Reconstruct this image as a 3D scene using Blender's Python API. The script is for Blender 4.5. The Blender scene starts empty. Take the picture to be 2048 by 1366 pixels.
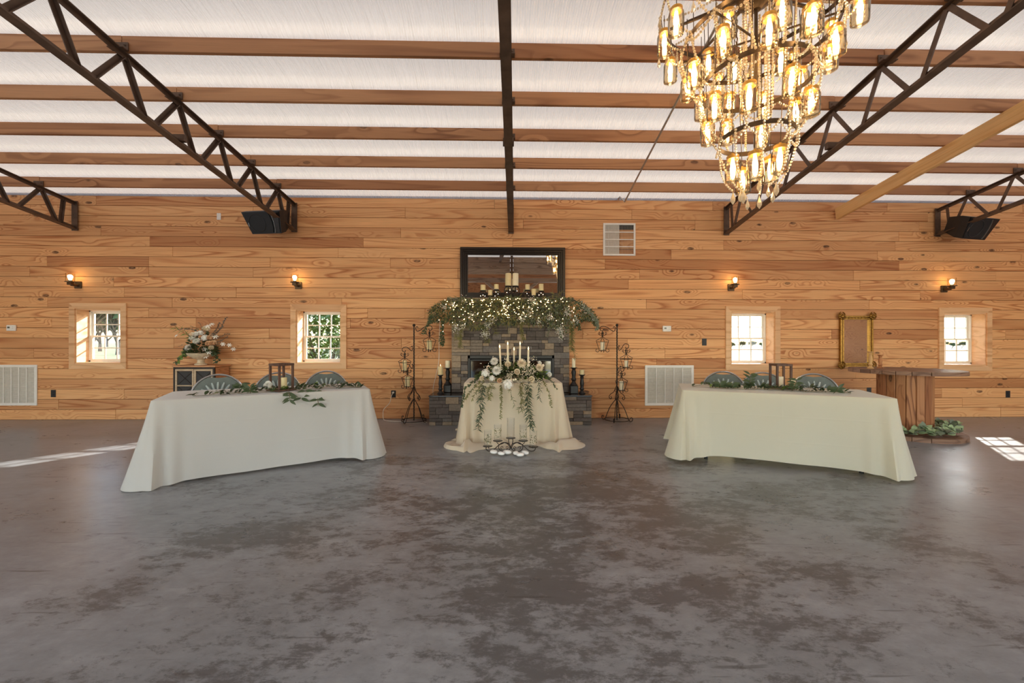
import bpy, bmesh, math, random
from math import sin, cos, pi, radians, exp, sqrt, hypot, atan2
from mathutils import Vector, Matrix, noise
# ------------------------------------------------------------------ camera, world, lights
sc = bpy.context.scene
COL = sc.collection
F, TH, RO, HC = 799.1, .0213, .0012, 1.278      # focal length in px of 2048, yaw, roll, eye height
D = 6.63                                        # distance of the long pine wall
cam_d = bpy.data.cameras.new('camera'); cam = bpy.data.objects.new('camera', cam_d); COL.objects.link(cam)
cam_d.sensor_width = 36; cam_d.lens = F / 2048 * 36; cam_d.clip_start = .05; cam_d.clip_end = 500
cam.matrix_world = Matrix.Translation((0, 0, HC)) @ Matrix.Rotation(-TH, 4, 'Z') @ Matrix.Rotation(pi/2, 4, 'X') @ Matrix.Rotation(RO, 4, 'Z')
sc.camera = cam
sc.view_settings.view_transform = 'Standard'; sc.view_settings.look = 'None'
sc.view_settings.gamma = 1; sc.view_settings.use_curve_mapping = False
sc.view_settings.exposure = EXPOSURE = 0.0
world = bpy.data.worlds.new('world'); sc.world = world; world.use_nodes = True
SUN = Vector((.825, 1, .636)).normalized()      # towards the sun
wn = world.node_tree; bg = wn.nodes['Background']
sky = wn.nodes.new('ShaderNodeTexSky'); sky.sky_type = 'NISHITA'; sky.sun_disc = False
sky.sun_elevation = math.asin(SUN.z); sky.sun_rotation = atan2(SUN.x, SUN.y); sky.air_density = 1.2; sky.dust_density = .6
wn.links.new(sky.outputs[0], bg.inputs[0]); bg.inputs[1].default_value = .85
def lamp(name, kind, loc, energy, color=(1, 1, 1), **kw):
    l = bpy.data.lights.new(name, kind); l.energy = energy; l.color = color
    for k, v in kw.items(): setattr(l, k, v)
    o = bpy.data.objects.new(name, l); COL.objects.link(o); o.location = loc
    return o
def aim(o, d): o.rotation_euler = Vector(d).to_track_quat('-Z', 'Y').to_euler()
aim(lamp('sun', 'SUN', (20, 30, 20), 16.0, (1, .93, .82), angle=.012), -SUN)
# fill lamps added in the unseen doorways of the gables and rear wall
COOL, NEUT = (.93, .97, 1), (1, .98, .95)
aim(lamp('door_fill', 'AREA', (-11.35, -2.6, 1.6), 150, COOL, shape='RECTANGLE', size=3.2, size_y=2.9), (1, .35, .8))
aim(lamp('door_fill', 'AREA', (11.75, -2.6, 1.6), 150, COOL, shape='RECTANGLE', size=3.2, size_y=2.9), (-1, .35, .8))
aim(lamp('door_fill', 'AREA', (-4.4, -4.55, 1.35), 108, NEUT, shape='RECTANGLE', size=6.0, size_y=2.5), (0, 1, .75))
aim(lamp('door_fill', 'AREA', (4.85, -4.55, 1.35), 108, NEUT, shape='RECTANGLE', size=6.0, size_y=2.5), (0, 1, .75))

# ------------------------------------------------------------------ from pixel to place
def ray(px, py):
    u, v = px - 1024, py - 683
    a = (u*cos(RO) + v*sin(RO))/F; b = (-u*sin(RO) + v*cos(RO))/F
    return Vector((a*cos(TH) + sin(TH), -a*sin(TH) + cos(TH), -b))
EYE = Vector((0, 0, HC))
def onY(px, py, Y=D): d = ray(px, py); return EYE + d*(Y/d.y)
def onZ(px, py, z=0.): d = ray(px, py); return EYE + d*((z - HC)/d.z)
def online(px, P, e):                           # where the upright plane through pixel column px meets the floor line P + s e
    d = ray(px, 683); s = (P.x*d.y - P.y*d.x)/(e.y*d.x - e.x*d.y)
    return Vector((P.x + s*e.x, P.y + s*e.y, 0))

# ------------------------------------------------------------------ materials
def hexc(r, g, b):
    f = lambda c: (c/255/12.92) if c/255 <= .04045 else ((c/255 + .055)/1.055)**2.4
    return (f(r), f(g), f(b), 1)
class NT:
    def __init__(s, name):
        s.m = bpy.data.materials.new(name); s.m.use_nodes = True; s.t = s.m.node_tree; s.n = s.t.nodes
        s.bsdf = s.n['Principled BSDF']; s.out = s.n['Material Output']
    def add(s, kind, ins=None, **props):
        nd = s.n.new('ShaderNode' + kind)
        for k, v in props.items(): setattr(nd, k, v)
        for k, v in (ins or {}).items(): s.put(nd.inputs[k], v)
        return nd
    def put(s, sock, v):
        if isinstance(v, bpy.types.NodeSocket): s.t.links.new(v, sock)
        elif hasattr(v, 'outputs'): s.t.links.new(v.outputs[0], sock)
        else: sock.default_value = v
    def math(s, op, a, b=0., c=0.): return s.add('Math', {0: a, 1: b, 2: c}, operation=op).outputs[0]
    def ramp(s, fac, stops, interp='LINEAR'):
        r = s.add('ValToRGB', {0: fac}); r.color_ramp.interpolation = interp
        e = r.color_ramp.elements
        while len(e) < len(stops): e.new(.5)
        for el, (p, c) in zip(e, stops): el.position = p; el.color = c if len(c) == 4 else (*c, 1)
        return r.outputs[0]
    def mix(s, fac, a, b, mode='MIX'):
        m = s.add('Mix', data_type='RGBA', blend_type=mode)
        s.put(m.inputs[0], fac); s.put(m.inputs[6], a); s.put(m.inputs[7], b); return m.outputs[2]
    def noise(s, vec, scale, detail=2., rough=.5, dist=0.):
        return s.add('TexNoise', {'Vector': vec, 'Scale': scale, 'Detail': detail, 'Roughness': rough, 'Distortion': dist}).outputs[0]
    def bump(s, h, strength=.3, dist=.01): s.put(s.bsdf.inputs['Normal'], s.add('Bump', {'Height': h, 'Strength': strength, 'Distance': dist}))
    def set(s, **kw):
        for k, v in kw.items(): s.put(s.bsdf.inputs[k.replace('_', ' ')], v)
        return s
MAT = {}
def plain(name, col, rough=.5, metal=0., spec=.5, var=.12, scale=30., **kw):
    n = NT(name); tc = n.add('TexCoord').outputs['Object']
    ns = n.noise(tc, scale, 3)
    c = Vector(col[:3]); lo = tuple(c*(1 - var)) + (1,); hi = tuple(c*(1 + var)) + (1,)
    n.set(Base_Color=n.ramp(ns, [(.3, lo), (.7, hi)]), Roughness=rough, Metallic=metal)
    n.bsdf.inputs['Specular IOR Level'].default_value = spec
    for k, v in kw.items(): n.put(n.bsdf.inputs[k.replace('_', ' ')], v)
    MAT[name] = n.m; return n
def wood(name, light, mid, dark, knot, freq=13., sx=.24, sz=4.2, rough=.55, tint=.25, knots=1., fine=.12, along='X'):
    """boards running along the local X (or Z) axis; every board its own cut of the log"""
    n = NT(name); tc = n.add('TexCoord').outputs['Object']
    rnd = n.add('ObjectInfo').outputs['Random']
    off = n.add('CombineXYZ', {0: n.math('MULTIPLY', rnd, 91.), 1: n.math('MULTIPLY', rnd, 37.), 2: n.math('MULTIPLY', rnd, 53.)})
    sep = n.add('SeparateXYZ', {0: tc})
    ax, az = (0, 2) if along == 'X' else (2, 0)
    v0 = n.add('CombineXYZ', {0: sep.outputs[ax], 1: sep.outputs[1], 2: sep.outputs[az]})
    def sv(a, b, c):
        m = n.add('VectorMath', {0: v0, 1: (a, b, c)}, operation='MULTIPLY')
        return n.add('VectorMath', {0: m, 1: off}, operation='ADD').outputs[0]
    kd = n.add('TexVoronoi', {'Vector': sv(1.7, 3., 4.2), 'Scale': 1.}).outputs['Distance']
    near = n.add('MapRange', {0: kd, 1: .0, 2: .42, 3: 1., 4: 0.}, interpolation_type='SMOOTHSTEP').outputs[0]
    g = n.noise(sv(sx, 1.5, sz), 1., 1.2, .4, .1)
    g = n.math('ADD', g, n.math('MULTIPLY', near, .22*knots))
    gf = n.math('FRACT', n.math('MULTIPLY', g, freq))
    line = n.ramp(gf, [(0., (0, 0, 0)), (.5, (.2,)*3), (.82, (.9,)*3), (.93, (.6,)*3), (1., (0, 0, 0))])
    line = n.math('MULTIPLY', line, n.add('MapRange', {0: n.noise(sv(.5, 1., 2.), 1., 2.), 1: .35, 2: .65, 3: .35, 4: 1.}).outputs[0])
    fib = n.noise(sv(3., 20., 160.), 1., 2., .6)
    col = n.mix(line, light, mid)
    col = n.mix(n.math('MULTIPLY', n.math('POWER', line, 2.), .85), col, dark)
    col = n.mix(fine*2, col, n.ramp(fib, [(.3, (.35,)*3), (.7, (1,)*3)]), 'MULTIPLY')
    kn = n.add('MapRange', {0: kd, 1: .075, 2: .115, 3: 1., 4: 0.}, interpolation_type='SMOOTHSTEP').outputs[0]
    col = n.mix(n.math('MULTIPLY', n.math('MULTIPLY', kn, n.add('MapRange', {0: n.noise(sv(22., 20., 60.), 1., 3.), 1: .3, 2: .62, 3: .45, 4: 1.}).outputs[0]), .9*min(knots, 1.)), col, knot)
    rn = n.math('FRACT', n.math('MULTIPLY', rnd, 17.31))
    t1 = n.ramp(rn, [(0., (1-tint*1.3, 1-tint*1.7, 1-tint*1.9)), (.12, (1-tint*.6, 1-tint*.75, 1-tint*.8)), (.45, (1-tint*.2,)*3), (.8, (1.03, 1.02, 1.)), (1., (1.02, 1.06, 1.1))])
    col = n.mix(1., col, t1, 'MULTIPLY')
    n.set(Base_Color=col, Roughness=rough)
    n.bsdf.inputs['Specular IOR Level'].default_value = .35
    n.bump(n.math('ADD', line, fib), .12, .002)
    MAT[name] = n.m; return n
wood('pine', hexc(238, 181, 126), hexc(224, 152, 96), hexc(166, 94, 48), hexc(62, 32, 18), freq=15., tint=.28)
wood('old_pine', hexc(186, 132, 88), hexc(160, 106, 66), hexc(112, 68, 40), hexc(56, 30, 18))
wood('casing', hexc(238, 192, 146), hexc(226, 172, 124), hexc(196, 138, 90), hexc(120, 70, 44), freq=7, tint=.08, knots=.4)
wood('purlin', hexc(192, 140, 98), hexc(172, 118, 80), hexc(120, 76, 48), hexc(50, 28, 18), freq=8, tint=.2, knots=.8)
wood('new_lumber', hexc(240, 194, 132), hexc(232, 176, 108), hexc(206, 146, 84), hexc(140, 84, 48), freq=9, sx=.3, knots=.2, tint=.05)
wood('stave', hexc(190, 132, 88), hexc(158, 98, 60), hexc(104, 62, 40), hexc(50, 30, 22), freq=8, sx=.7, sz=7, along='Z', tint=.3)
wood('spool_plank', hexc(150, 116, 94), hexc(118, 84, 66), hexc(78, 54, 44), hexc(40, 28, 24), freq=9, sx=.8, tint=.25)
wood('weathered', hexc(176, 160, 146), hexc(146, 128, 114), hexc(104, 88, 78), hexc(54, 42, 36), freq=9, sx=.4, tint=.25)
wood('cabinet_wood', hexc(206, 150, 106), hexc(180, 124, 84), hexc(140, 90, 58), hexc(90, 54, 36), freq=7, sx=1.4, sz=14, tint=.1, knots=.3)
wood('door_wood', hexc(206, 182, 152), hexc(190, 164, 134), hexc(160, 134, 106), hexc(110, 86, 66), freq=6, sx=2, sz=20, tint=.08, knots=.2)
wood('lantern_wood', hexc(104, 76, 62), hexc(86, 60, 50), hexc(60, 42, 36), hexc(40, 28, 24), freq=6, sx=2, sz=14, along='Z', tint=.1, knots=.2)
wood('turned_wood', hexc(214, 172, 118), hexc(192, 148, 96), hexc(160, 116, 70), hexc(110, 76, 46), freq=6, sx=4, sz=20, along='Z', tint=.15, knots=.1)
plain('iron', hexc(52, 44, 40), .5, .6, var=.25)
plain('truss_steel', hexc(96, 76, 62), .5, .3, var=.3, scale=9)
plain('bronze', hexc(92, 76, 60), .38, .85, var=.2)
plain('black_paint', hexc(38, 36, 36), .42, var=.2)
plain('black_plastic', hexc(30, 32, 36), .45, var=.15)
plain('speaker_grille', hexc(40, 42, 45), .6, .3, var=.15, scale=200)
plain('chair_plastic', hexc(96, 104, 100), .5, var=.1)
plain('chair_rib', hexc(168, 178, 176), .4, var=.05)
plain('chrome', hexc(190, 194, 196), .25, .9, var=.05)
plain('galvanized', hexc(176, 172, 168), .35, .7, var=.08)
plain('white_paint', hexc(236, 232, 226), .4, var=.03)
plain('vinyl', hexc(232, 226, 214), .35, var=.03)
plain('louver_white', hexc(210, 204, 194), .45, var=.05)
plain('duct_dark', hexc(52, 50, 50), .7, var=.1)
plain('thermostat_screen', hexc(96, 98, 92), .2, var=.05)
plain('wax', hexc(238, 226, 196), .5, var=.04, Subsurface_Weight=.15)
plain('wax_ivory', hexc(224, 206, 158), .5, var=.05, Subsurface_Weight=.15)
plain('gold_frame', hexc(150, 112, 52), .35, .8, var=.35, scale=40)
plain('mirror_frame', hexc(36, 27, 24), .32, .15, var=.15)
plain('granite', hexc(52, 46, 44), .12, var=.4, scale=120)
plain('soot', hexc(20, 19, 20), .8, var=.1)
plain('leaf_dark', hexc(62, 76, 46), .45, var=.3, scale=14)
plain('leaf_olive', hexc(122, 118, 66), .5, var=.3, scale=14)
plain('leaf_sage', hexc(116, 126, 106), .55, var=.25, scale=14)
plain('leaf_bright', hexc(104, 128, 52), .45, var=.25, scale=14)
plain('eucalyptus', hexc(156, 176, 132), .5, var=.25, scale=14)
plain('stem', hexc(92, 82, 52), .6, var=.2)
plain('dried', hexc(128, 108, 94), .7, var=.25)
plain('petal_white', hexc(244, 240, 232), .55, var=.05, Subsurface_Weight=.1)
plain('petal_cream', hexc(240, 224, 198), .55, var=.05, Subsurface_Weight=.1)
plain('petal_peach', hexc(232, 196, 160), .55, var=.05)
plain('urn_plaster', hexc(210, 192, 164), .7, var=.2)
plain('cord_white', hexc(226, 218, 206), .5, var=.03)
plain('pebble_white', hexc(236, 234, 230), .35, var=.03)
plain('trunk', hexc(92, 84, 78), .9, var=.3, scale=5)
plain('foliage_far', hexc(70, 84, 52), .8, var=.4, scale=3)
plain('shrub_leaf', hexc(118, 142, 70), .5, var=.4, scale=6)
plain('rubber', hexc(24, 24, 26), .7)
def stone_mat():
    n = NT('stone'); tc = n.add('TexCoord').outputs['Object']; rnd = n.add('ObjectInfo').outputs['Random']
    base = n.ramp(rnd, [(0, hexc(96, 87, 82)), (.2, hexc(142, 129, 116)), (.4, hexc(124, 116, 111)), (.6, hexc(166, 146, 124)), (.8, hexc(108, 98, 93)), (1, hexc(152, 147, 142))], 'CONSTANT')
    off = n.add('CombineXYZ', {0: n.math('MULTIPLY', rnd, 31.), 1: n.math('MULTIPLY', rnd, 17.), 2: 0.})
    v = n.add('VectorMath', {0: tc, 1: off}, operation='ADD').outputs[0]
    ns = n.noise(v, 26., 5, .65)
    n.set(Base_Color=n.mix(.75, base, n.ramp(ns, [(.25, (.45,)*3), (.75, (1.25,)*3)]), 'MULTIPLY'), Roughness=.75)
    n.bump(ns, .5, .006); MAT['stone'] = n.m
stone_mat()
def cloth_mat(name, col, tr, wt=.35):
    n = NT(name); tc = n.add('TexCoord').outputs['Object']
    w = n.math('ADD', n.noise(tc, 420., 1), n.math('MULTIPLY', n.noise(tc, 3.2, 2, .5, .4), 1.5))
    n.set(Base_Color=col, Roughness=.75); n.bsdf.inputs['Sheen Weight'].default_value = .55; 
    sp = n.add('SeparateXYZ', {0: tc}); cr = 0.
    for ax, v in ((0, .0), (2, .27), (2, .52)) if 'linen' in name else (): cr = n.math('ADD', cr, n.add('MapRange', {0: n.math('ABSOLUTE', n.math('SUBTRACT', sp.outputs[ax], v)), 1: 0., 2: .012, 3: 1., 4: 0.}).outputs[0])
    n.bump(n.math('ADD', w, n.math('MULTIPLY', cr, 1.1)), .16 if 'linen' in name else .05, .01)
    n.bsdf.inputs['Specular IOR Level'].default_value = .2
    t = n.add('BsdfTranslucent', {'Color': tr}); mx = n.add('MixShader', {0: wt, 1: n.bsdf, 2: t})
    n.put(n.out.inputs[0], mx); MAT[name] = n.m
cloth_mat('linen', hexc(214, 211, 207), hexc(236, 230, 214), .28)
cloth_mat('linen_ivory', hexc(228, 223, 205), hexc(236, 224, 176), .34)
cloth_mat('satin', hexc(236, 222, 198), hexc(240, 214, 166), .34)
def thin_glass(name, tint=(1, 1, 1, 1), refl=.1, rough=.03, fk=.4):
    n = NT(name); tr = n.add('BsdfTransparent', {'Color': tint}); gl = n.add('BsdfGlossy', {'Roughness': rough})
    fr = n.add('LayerWeight', {'Blend': .15}).outputs['Fresnel']
    mx = n.add('MixShader', {0: n.math('MULTIPLY_ADD', fr, fk, refl), 1: tr, 2: gl}); n.put(n.out.inputs[0], mx); MAT[name] = n.m
thin_glass('pane_glass', (.97, .985, 1, 1), .02)
thin_glass('jar_glass', (1, .93, .80, 1), .09, .06, .75)
thin_glass('shade_glass', (1, .97, .9, 1), .05, .05)
thin_glass('vase_glass', (.99, .99, .985, 1), .03, .02, .22)
thin_glass('crystal', (1, .93, .76, 1), .34, .12)
thin_glass('firebox_glass', (.25, .28, .32, 1), .16, .05)
def mirror_mat():
    n = NT('mirror'); tc = n.add('TexCoord').outputs['Object']
    n.set(Base_Color=n.ramp(n.noise(tc, 3.), [(0, (.84, .83, .8)), (1, (.9, .89, .86))]), Metallic=1., Roughness=.015); MAT['mirror'] = n.m
mirror_mat()
def glow(name, col, strength):
    n = NT(name); n.set(Base_Color=col, Roughness=.5)
    n.put(n.bsdf.inputs['Emission Color'], col); n.bsdf.inputs['Emission Strength'].default_value = strength; MAT[name] = n.m
glow('bulb_glow', (1, .77, .47, 1), 36.)
glow('sconce_glow', (1, .72, .36, 1), 28.)
glow('flame', (1, .66, .25, 1), 9.)
glow('fairy_light', (1, .64, .28, 1), 30.)
def floor_mat():
    n = NT('concrete'); g = n.add('NewGeometry').outputs['Position']
    def sv(a, b, r=0.): return n.add('Mapping', {0: g, 2: (0, 0, r), 3: (a, b, 1)}).outputs[0]
    big = n.noise(sv(.35, .5), 1., 5, .6, .4)
    mid = n.noise(sv(1.4, 2.2, .2), 1., 6, .65, .3)
    fin = n.noise(sv(9, 14, .3), 1., 6, .7)
    col = n.ramp(n.math('ADD', n.math('MULTIPLY', big, .55), n.math('MULTIPLY', mid, .45)), [(.3, hexc(112, 115, 119)), (.5, hexc(136, 139, 143)), (.7, hexc(164, 166, 170))])
    col = n.mix(.6, col, n.ramp(fin, [(.32, (.66,)*3), (.68, (1.2,)*3)]), 'MULTIPLY')
    # old adhesive stains worn into the middle of the slab
    sp = n.add('SeparateXYZ', {0: g})
    dx = n.math('MULTIPLY', n.math('SUBTRACT', sp.outputs[0], .45), .42); dy = n.math('MULTIPLY', n.math('SUBTRACT', sp.outputs[1], 2.9), .62)
    rad = n.math('SQRT', n.math('ADD', n.math('MULTIPLY', dx, dx), n.math('MULTIPLY', dy, dy)))
    zone = n.add('MapRange', {0: rad, 1: .1, 2: 1.9, 3: .16, 4: -.03}).outputs[0]
    patch = n.noise(sv(1.3, 1.9, .5), 1., 5, .6, .25); speck = n.noise(sv(8, 15, .3), 1., 9, .82, .2)
    st = n.math('ADD', n.math('MULTIPLY', patch, .7), n.math('ADD', n.math('MULTIPLY', speck, .8), zone))
    stm = n.add('MapRange', {0: st, 1: .825, 2: .91, 3: 0., 4: .78}).outputs[0]
    col = n.mix(stm, col, hexc(64, 62, 62))
    pm = n.add('MapRange', {0: n.math('ADD', patch, zone), 1: .50, 2: .75, 3: 0., 4: .42}).outputs[0]
    col = n.mix(pm, col, hexc(98, 97, 98))
    # scratches and scrapes
    for i, (r, a, b, th) in enumerate(((.5, 2.2, 30, .735), (-.45, 1.9, 28, .735), (1.25, 2.4, 34, .735))):
        s = n.noise(sv(a, b, r), 1., 3, .55, .15); k = n.noise(sv(.9, .9, r + 1), 1., 2)
        sm = n.add('MapRange', {0: n.math('ADD', s, n.math('MULTIPLY', k, .25)), 1: th + .06, 2: th + .12, 3: 0., 4: .55}).outputs[0]
        col = n.mix(sm, col, hexc(64, 61, 61))
    rg = n.math('ADD', n.math('MULTIPLY', mid, .22), n.math('MULTIPLY', fin, .12))
    n.set(Base_Color=col, Roughness=n.math('ADD', rg, .14)); n.bsdf.inputs['Specular IOR Level'].default_value = .5
    n.bump(n.math('ADD', fin, n.math('MULTIPLY', mid, 2.)), .06, .006)
    MAT['concrete'] = n.m
floor_mat()
def film_mat():
    n = NT('roof_film'); tc = n.add('TexCoord').outputs['Object']
    def sv(a, b): return n.add('Mapping', {0: tc, 3: (a, b, 1)}).outputs[0]
    rib = n.add('TexWave', {'Vector': sv(1, 0), 'Scale': 14., 'Distortion': .6, 'Detail': 1.}).outputs['Fac']
    pleat = n.noise(n.add('Mapping', {0: tc, 2: (0, 0, .12), 3: (4.5, .16, 1)}).outputs[0], 1., 5, .66); weave = n.noise(sv(40, 30), 1., 2)
    n.set(Base_Color=n.ramp(n.noise(sv(.8, .5), 1., 3), [(.3, hexc(214, 207, 201)), (.7, hexc(230, 224, 219))]), Roughness=.33)
    n.bump(n.math('ADD', n.math('MULTIPLY', pleat, 3.), n.math('ADD', n.math('MULTIPLY', rib, .14), n.math('MULTIPLY', weave, .10))), .9, .05)
    t = n.add('BsdfTranslucent', {'Color': (.96, .83, .71, 1)}); n.put(n.out.inputs[0], n.add('MixShader', {0: .118, 1: n.bsdf, 2: t})); MAT['roof_film'] = n.m
film_mat()
def grass_mat():
    n = NT('grass_field'); g = n.add('NewGeometry').outputs['Position']
    n.set(Base_Color=n.ramp(n.noise(g, .6, 6, .7), [(.3, hexc(104, 108, 72)), (.7, hexc(150, 146, 108))]), Roughness=.95); MAT['grass_field'] = n.m
grass_mat()

# ------------------------------------------------------------------ mesh tools
class MB:
    def __init__(s): s.v = []; s.f = []
    def add(s, vs, fs, M=None):
        b = len(s.v)
        s.v += [tuple(M @ Vector(v)) for v in vs] if M is not None else [tuple(v) for v in vs]
        s.f += [tuple(b + i for i in f) for f in fs]; return s
    def box(s, c, size, M=None, bev=0.):
        x, y, z = (k/2 for k in size); cx, cy, cz = c
        if bev:
            b = min(bev, x*.49, y*.49, z*.49); vs = []
            for sx in (-1, 1):
                for sy in (-1, 1):
                    for sz in (-1, 1):
                        vs += [(cx+sx*x, cy+sy*(y-b), cz+sz*(z-b)), (cx+sx*(x-b), cy+sy*y, cz+sz*(z-b)), (cx+sx*(x-b), cy+sy*(y-b), cz+sz*z)]
            I = lambda sx, sy, sz, a: 3*((sx > 0)*4 + (sy > 0)*2 + (sz > 0)) + a
            fs = []
            for a in range(3):
                o = [(1, 2), (0, 2), (0, 1)][a]
                for sg in (-1, 1):
                    q = []
                    for (p1, p2) in ((-1, -1), (1, -1), (1, 1), (-1, 1)):
                        k = [0, 0, 0]; k[a] = sg; k[o[0]] = p1; k[o[1]] = p2; q.append(I(*k, a))
                    fs.append(q if (sg > 0) != (a == 1) else q[::-1])
            for a in range(3):
                o = [i for i in range(3) if i != a]
                for p1 in (-1, 1):
                    for p2 in (-1, 1):
                        k = [0, 0, 0]; k[o[0]] = p1; k[o[1]] = p2
                        k[a] = -1; k0 = tuple(k); k[a] = 1; k1 = tuple(k)
                        q = [I(*k0, o[0]), I(*k1, o[0]), I(*k1, o[1]), I(*k0, o[1])]
                        fs.append(q if (p1*p2 > 0) != (a == 1) else q[::-1])
            for sx in (-1, 1):
                for sy in (-1, 1):
                    for sz in (-1, 1):
                        q = [I(sx, sy, sz, 0), I(sx, sy, sz, 1), I(sx, sy, sz, 2)]; fs.append(q if sx*sy*sz > 0 else q[::-1])
            return s.add(vs, fs, M)
        vs = [(cx+i*x, cy+j*y, cz+k*z) for i in (-1, 1) for j in (-1, 1) for k in (-1, 1)]
        return s.add(vs, [(0, 1, 3, 2), (4, 6, 7, 5), (0, 4, 5, 1), (2, 3, 7, 6), (0, 2, 6, 4), (1, 5, 7, 3)], M)
    def beam(s, p, q, w, h, up=(0, 0, 1), prof=None):
        """straight bar from p to q; prof = outline in (side, up) metres, default a w x h rectangle"""
        p, q = Vector(p), Vector(q); d = (q - p).normalized(); a = d.cross(Vector(up))
        if a.length < 1e-4: a = d.cross(Vector((1, 0, 0)))
        a.normalize(); u = a.cross(d)
        pr = prof or [(-w/2, -h/2), (w/2, -h/2), (w/2, h/2), (-w/2, h/2)]; n = len(pr)
        vs = [tuple(e + a*x + u*y) for e in (p, q) for x, y in pr]
        fs = [(i, (i+1) % n, n+(i+1) % n, n+i) for i in range(n)] + [tuple(range(n))[::-1], tuple(range(n, 2*n))]
        return s.add(vs, fs)
    def tube(s, pts, r, n=6, M=None, closed=False, cap=True):
        P = [Vector(p) for p in pts]; m = len(P); rr = r if isinstance(r, (list, tuple)) else [r]*m
        vs = []; prev = None
        for i, p in enumerate(P):
            t = (P[(i+1) % m] - P[i-1]) if closed else (P[min(i+1, m-1)] - P[max(i-1, 0)])
            t = t.normalized() if t.length > 1e-9 else Vector((0, 0, 1))
            if prev is None: prev = t.orthogonal().normalized()
            a = prev - t*prev.dot(t); a = a.normalized() if a.length > 1e-6 else t.orthogonal().normalized(); prev = a; b = t.cross(a)
            vs += [tuple(p + (a*cos(2*pi*k/n) + b*sin(2*pi*k/n))*rr[i]) for k in range(n)]
        fs = [(i*n+k, i*n+(k+1) % n, ((i+1) % m)*n+(k+1) % n, ((i+1) % m)*n+k) for i in range(m if closed else m-1) for k in range(n)]
        if cap and not closed: fs += [tuple(range(n))[::-1], tuple(range((m-1)*n, m*n))]
        return s.add(vs, fs, M)
    def lathe(s, prof, n=20, M=None, cap=True):
        vs = [(r*cos(2*pi*k/n), r*sin(2*pi*k/n), z) for r, z in prof for k in range(n)]; m = len(prof)
        fs = [(i*n+k, i*n+(k+1) % n, (i+1)*n+(k+1) % n, (i+1)*n+k) for i in range(m-1) for k in range(n)]
        if cap: fs += [tuple(range(n))[::-1], tuple(range((m-1)*n, m*n))]
        return s.add(vs, fs, M)
    def ball(s, c, r, M=None, seg=8, rings=6, sz=1.):
        pr = [(r*sin(pi*i/rings), -r*cos(pi*i/rings)*sz) for i in range(1, rings)]
        T = Matrix.Translation(c); T = M @ T if M is not None else T
        vs = [(a*cos(2*pi*k/seg), a*sin(2*pi*k/seg), z) for a, z in pr for k in range(seg)] + [(0, 0, -r*sz), (0, 0, r*sz)]
        m = len(pr); fs = [(i*seg+k, i*seg+(k+1) % seg, (i+1)*seg+(k+1) % seg, (i+1)*seg+k) for i in range(m-1) for k in range(seg)]
        fs += [(m*seg, (k+1) % seg, k) for k in range(seg)] + [(m*seg+1, (m-1)*seg+k, (m-1)*seg+(k+1) % seg) for k in range(seg)]
        return s.add(vs, fs, T)
    def octa(s, c, r, rz=None):
        x, y, z = c; q = rz or r
        return s.add([(x+r, y, z), (x, y+r, z), (x-r, y, z), (x, y-r, z), (x, y, z+q), (x, y, z-q)],
                     [(0, 1, 4), (1, 2, 4), (2, 3, 4), (3, 0, 4), (1, 0, 5), (2, 1, 5), (3, 2, 5), (0, 3, 5)])
    def leaf(s, p, d, nrm, L, W, bend=.15):
        p, d = Vector(p), Vector(d).normalized(); a = d.cross(Vector(nrm))
        if a.length < 1e-3: a = d.orthogonal()
        a.normalize(); u = a.cross(d)
        pts = [p, p + d*L*.4 + a*W/2 + u*L*bend*.6, p + d*L*.4 + u*L*bend*.35, p + d*L*.4 - a*W/2 + u*L*bend*.6, p + d*L - u*L*bend*.5]
        return s.add(pts, [(0, 1, 2), (0, 2, 3), (1, 4, 2), (2, 4, 3)])
    def prism(s, outline, y0, y1, M=None):
        """outline in (x, z), pushed from y0 to y1"""
        n = len(outline); vs = [(x, y0, z) for x, z in outline] + [(x, y1, z) for x, z in outline]
        fs = [(i, (i+1) % n, n+(i+1) % n, n+i) for i in range(n)] + [tuple(range(n))[::-1], tuple(range(n, 2*n))]
        return s.add(vs, fs, M)
    def mesh(s, name, mat, smooth=False):
        me = bpy.data.meshes.new(name); me.from_pydata(s.v, [], s.f); me.validate(); me.update()
        bm = bmesh.new(); bm.from_mesh(me); bmesh.ops.recalc_face_normals(bm, faces=bm.faces); bm.to_mesh(me); bm.free()
        me.materials.append(MAT[mat])
        if smooth:
            for p in me.polygons: p.use_smooth = True
            try: me.set_sharp_from_angle(angle=radians(40))
            except Exception: pass
        return me
def tag(o, label=None, cat=None, group=None, kind=None):
    if label: o['label'] = label
    if cat: o['category'] = cat
    if group: o['group'] = group
    if kind: o['kind'] = kind
    return o
def thing(name, label, cat, loc=(0, 0, 0), rz=0., group=None):
    o = bpy.data.objects.new(name, None); COL.objects.link(o); o.empty_display_size = .1
    o.location = loc; o.rotation_euler = (0, 0, rz); return tag(o, label, cat, group)
def obj(name, me, parent=None, M=None):
    o = bpy.data.objects.new(name, me); COL.objects.link(o)
    if parent: o.parent = parent
    if M is not None: o.matrix_local = M
    return o
def part(name, mb, mat, parent, M=None, smooth=False, label=None, kind=None):
    return tag(obj(name, mb.mesh(name, mat, smooth), parent, M), label, None, None, kind)
def solo(name, mb, mat, label, cat, loc=(0, 0, 0), rz=0., group=None, smooth=False):
    o = obj(name, mb.mesh(name, mat, smooth)); o.location = loc; o.rotation_euler = (0, 0, rz); return tag(o, label, cat, group)
def struct(name, mb, mat, loc=(0, 0, 0), smooth=False):
    o = obj(name, mb.mesh(name, mat, smooth)); o.location = loc; return tag(o, None, None, None, 'structure')
def copy_tree(o, parent=None):
    c = o.copy(); COL.objects.link(c); c.parent = parent
    for ch in list(o.children): copy_tree(ch, c)
    return c
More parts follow.
